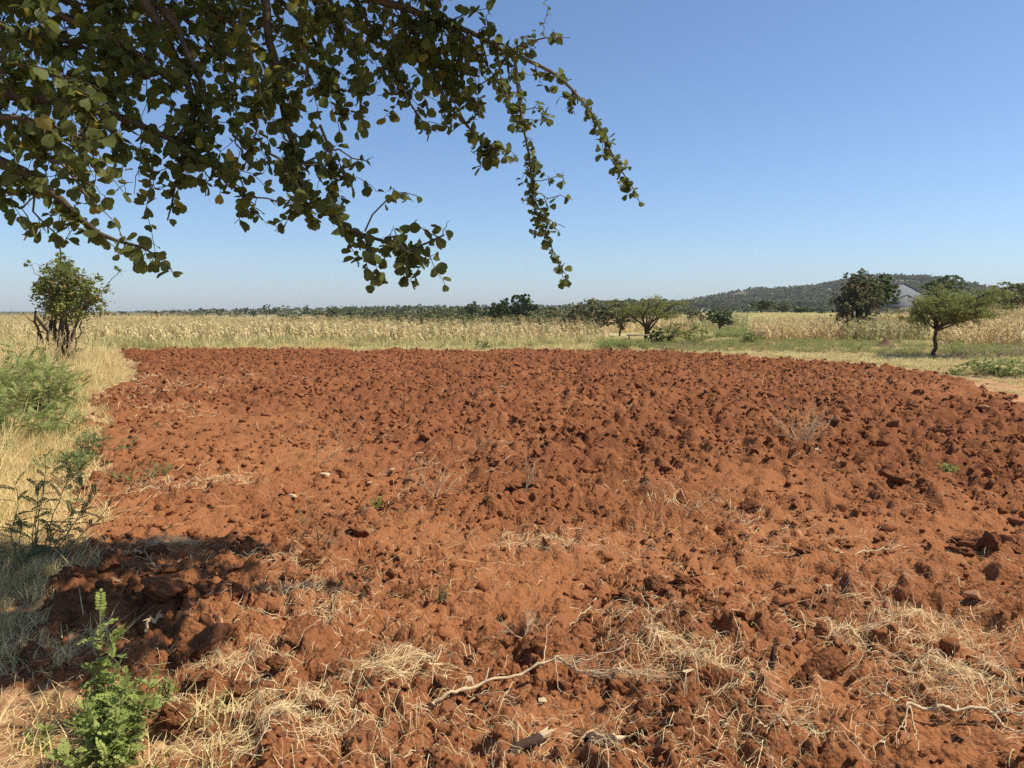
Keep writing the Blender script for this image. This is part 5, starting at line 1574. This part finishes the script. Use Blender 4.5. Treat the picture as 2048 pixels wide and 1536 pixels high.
limb(PP((1075, -60, 4.2), (1090, -25, 4.2), (1096, 0, 4.2)), 0.003, 0.0018, 10, (0.02, 0.06), 0.035, 0.03)
# the dense mass at the upper left
MASS = [((-120, 20, 2.9), (60, 60, 3.0), (200, 120, 3.1), (300, 130, 3.2)), ((-150, 90, 2.6), (0, 120, 2.7), (120, 150, 2.8), (220, 230, 2.9)), ((0, -80, 3.0), (140, 40, 3.0), (260, 90, 3.1), (360, 180, 3.2)), ((150, -80, 3.4), (280, 0, 3.4), (420, 80, 3.5), (470, 190, 3.5)),
        ((300, -100, 3.5), (420, 10, 3.5), (520, 100, 3.6), (560, 200, 3.6)), ((450, -90, 3.7), (580, 20, 3.7), (650, 120, 3.7), (680, 230, 3.7)), ((600, -90, 3.9), (720, 10, 3.9), (780, 90, 3.9), (800, 190, 3.9)), ((740, -60, 4.0), (840, 0, 4.0), (920, 40, 4.0), (960, 110, 4.0)),
        ((-120, 200, 2.7), (20, 230, 2.7), (120, 250, 2.8), (205, 290, 2.8)), ((-80, 10, 3.3), (40, 10, 3.3), (160, 10, 3.4), (280, 20, 3.5)), ((-100, 130, 3.2), (40, 150, 3.2), (150, 170, 3.2), (240, 175, 3.2)), ((330, 20, 3.3), (400, 120, 3.3), (430, 200, 3.3), (410, 250, 3.3)),
        ((480, 30, 3.4), (520, 150, 3.4), (520, 240, 3.4), (490, 330, 3.4)), ((200, 230, 3.1), (240, 280, 3.1), (230, 330, 3.1)), ((-60, 300, 2.8), (10, 340, 2.8), (30, 390, 2.8)), ((100, 320, 2.8), (160, 360, 2.8), (190, 410, 2.8)),
        ((270, 300, 3.2), (330, 335, 3.2), (300, 380, 3.2)), ((640, 250, 3.7), (680, 330, 3.7), (665, 400, 3.7)), ((520, 280, 3.5), (560, 350, 3.5), (600, 380, 3.5)), ((360, 300, 3.3), (420, 310, 3.3), (470, 340, 3.3)), ((-50, 60, 3.4), (100, 90, 3.4), (230, 60, 3.5)), ((560, -40, 3.6), (620, 60, 3.6), (610, 160, 3.6)), ((-60, -40, 3.9), (120, -10, 4.0), (300, 10, 4.2), (470, 30, 4.4)), ((400, 40, 4.2), (520, 50, 4.3), (640, 60, 4.4)), ((-80, 250, 3.1), (40, 270, 3.1), (130, 300, 3.1))]
for i, q in enumerate(MASS):
    limb(PP(*q), 0.016 if i < 12 else 0.007, 0.0032, 30 if i < 12 else 24, (0.09, 0.28), 0.064, 0.033)
n_seen_limbs = len(leaves)
# boughs of the crown above the picture, which shade the left foreground
for q in [((-0.9, 3.15, 3.2), (0.0, 3.2, 3.25), (0.7, 3.25, 3.2)), ((-0.8, 3.4, 3.35), (0.1, 3.4, 3.4), (0.9, 3.45, 3.35)), ((-0.6, 4.75, 3.85), (0.4, 4.8, 3.9), (1.2, 4.85, 3.85)),
          ((-0.6, 5.05, 4.05), (0.4, 5.1, 4.1), (1.1, 5.15, 4.05)), ((-2.2, 4.4, 3.6), (-1.2, 4.75, 3.9), (-0.2, 4.95, 4.1)), ((-1.8, 3.0, 3.2), (-0.8, 3.2, 3.5), (0.2, 3.3, 3.6)), ((-1.6, 3.6, 3.4), (-0.9, 3.9, 3.5), (-0.35, 4.1, 3.4)), ((-0.9, 3.75, 3.4), (-0.2, 3.8, 3.45), (0.5, 3.8, 3.4)), ((-0.9, 4.4, 3.65), (-0.2, 4.5, 3.7), (0.4, 4.55, 3.65)), ((-1.1, 4.1, 3.5), (-0.6, 4.15, 3.55), (-0.1, 4.2, 3.5)), ((-0.6, 4.35, 3.68), (0.2, 4.4, 3.72), (0.9, 4.42, 3.68)), ((-0.4, 3.84, 3.42), (0.3, 3.86, 3.46), (0.8, 3.86, 3.42)), ((-0.5, 4.9, 4.2), (0.3, 4.95, 4.25), (0.9, 5.0, 4.2))]:
    q = [(a + 0.1, b, c + 0.38) for a, b, c in q]
    limb([trunk_top + np.array([0.0, 0.0, -0.1]), (np.array(q[0]) + trunk_top) / 2 + np.array([0, 0, 0.2]), *q], 0.045, 0.006, 48, (0.12, 0.36), 0.10, 0.036, n=26)

LP = np.array([l[0] for l in leaves])
AX = np.array([l[1] for l in leaves])
NR = np.array([l[2] for l in leaves])
LL = np.array([l[3] for l in leaves])
BI = np.array([l[4] for l in leaves])
X_ = np.cross(AX, NR)
X_ /= np.linalg.norm(X_, axis=1)[:, None]
Z_ = np.cross(X_, AX)
fw = LP[:, 1] * math.cos(PITCH) - (LP[:, 2] - CAMZ) * math.sin(PITCH)
sx = 1024 + F * LP[:, 0] / fw
sy = 768 - F * ((LP[:, 2] - CAMZ) * math.cos(PITCH) + LP[:, 1] * math.sin(PITCH)) / fw
seen = (sx > 5) & (sx < 2043) & (sy > 5) & (sy < 1500)
order = np.argsort(-np.where(seen, LL / fw, 0) * (1 + 0.6 * (sy > 200)))
bmes = [mk_mesh('leaf', v, q, None, M['leaf_obj']) for v, q in BL]
ymes = [mk_mesh('leaf', v, q, None, M['leaf_yellow']) for v, q in BL[:4]]
for c_, i in enumerate(order[:300]):
    o = link('leaf', ymes[BI[i] % 4] if c_ % 23 == 7 else bmes[BI[i]], root)
    R3 = Matrix((X_[i], AX[i], Z_[i])).transposed()
    o.matrix_local = Matrix.Translation(Vector(LP[i] - RO)) @ R3.to_4x4() @ Matrix.Scale(LL[i], 4)
fb = MB()
outl = order[300:][~seen[order[300:]]]      # leaves of the upper crown: the same outline with fewer corners
v, q = np.array([(0, -0.12, 0), (-0.42, 0.45, 0.08), (0, 0.5, 0), (0.42, 0.45, 0.08), (-0.3, 0.95, 0.03), (0.3, 0.95, 0.03)]), np.array([(0, 2, 4, 1), (0, 3, 5, 2)])
Vv = (LP[outl] - RO)[:, None, :] + LL[outl][:, None, None] * (v[None, :, 0:1] * X_[outl][:, None, :] + v[None, :, 1:2] * AX[outl][:, None, :] + v[None, :, 2:3] * Z_[outl][:, None, :])
fb.add(Vv.reshape(-1, 3), (np.arange(len(outl))[:, None, None] * 6 + q[None]).reshape(-1, 4))
restl = order[300:][seen[order[300:]]]
for b_ in range(9):
    s_ = restl[BI[restl] == b_]
    v, q = BL[b_]
    Vv = (LP[s_] - RO)[:, None, :] + LL[s_][:, None, None] * (v[None, :, 0:1] * X_[s_][:, None, :] + v[None, :, 1:2] * AX[s_][:, None, :] + v[None, :, 2:3] * Z_[s_][:, None, :])
    fb.add(Vv.reshape(-1, 3), (np.arange(len(s_))[:, None, None] * len(v) + q[None]).reshape(-1, 4))
tag(link('foliage', fb.mesh('foliage', M['leaf']), root), kind='stuff')
hz_me = MB()
hz_me.box((-2800, -2800, -8), (2800, 2800, 75))
hm = bpy.data.materials.new('haze_air')
hm.use_nodes = True
hm.node_tree.nodes.clear()
ho = hm.node_tree.nodes.new('ShaderNodeOutputMaterial')
hv = hm.node_tree.nodes.new('ShaderNodeVolumePrincipled')
hv.inputs['Color'].default_value = (0.88, 0.87, 0.95, 1)
hv.inputs['Density'].default_value = 0.0002
hm.node_tree.links.new(hv.outputs[0], ho.inputs['Volume'])
tag(link('haze', hz_me.mesh('haze', hm)), 'thin blue haze over the plain', kind='stuff')

print('leaves', len(leaves), 'objects', len(bpy.data.objects))
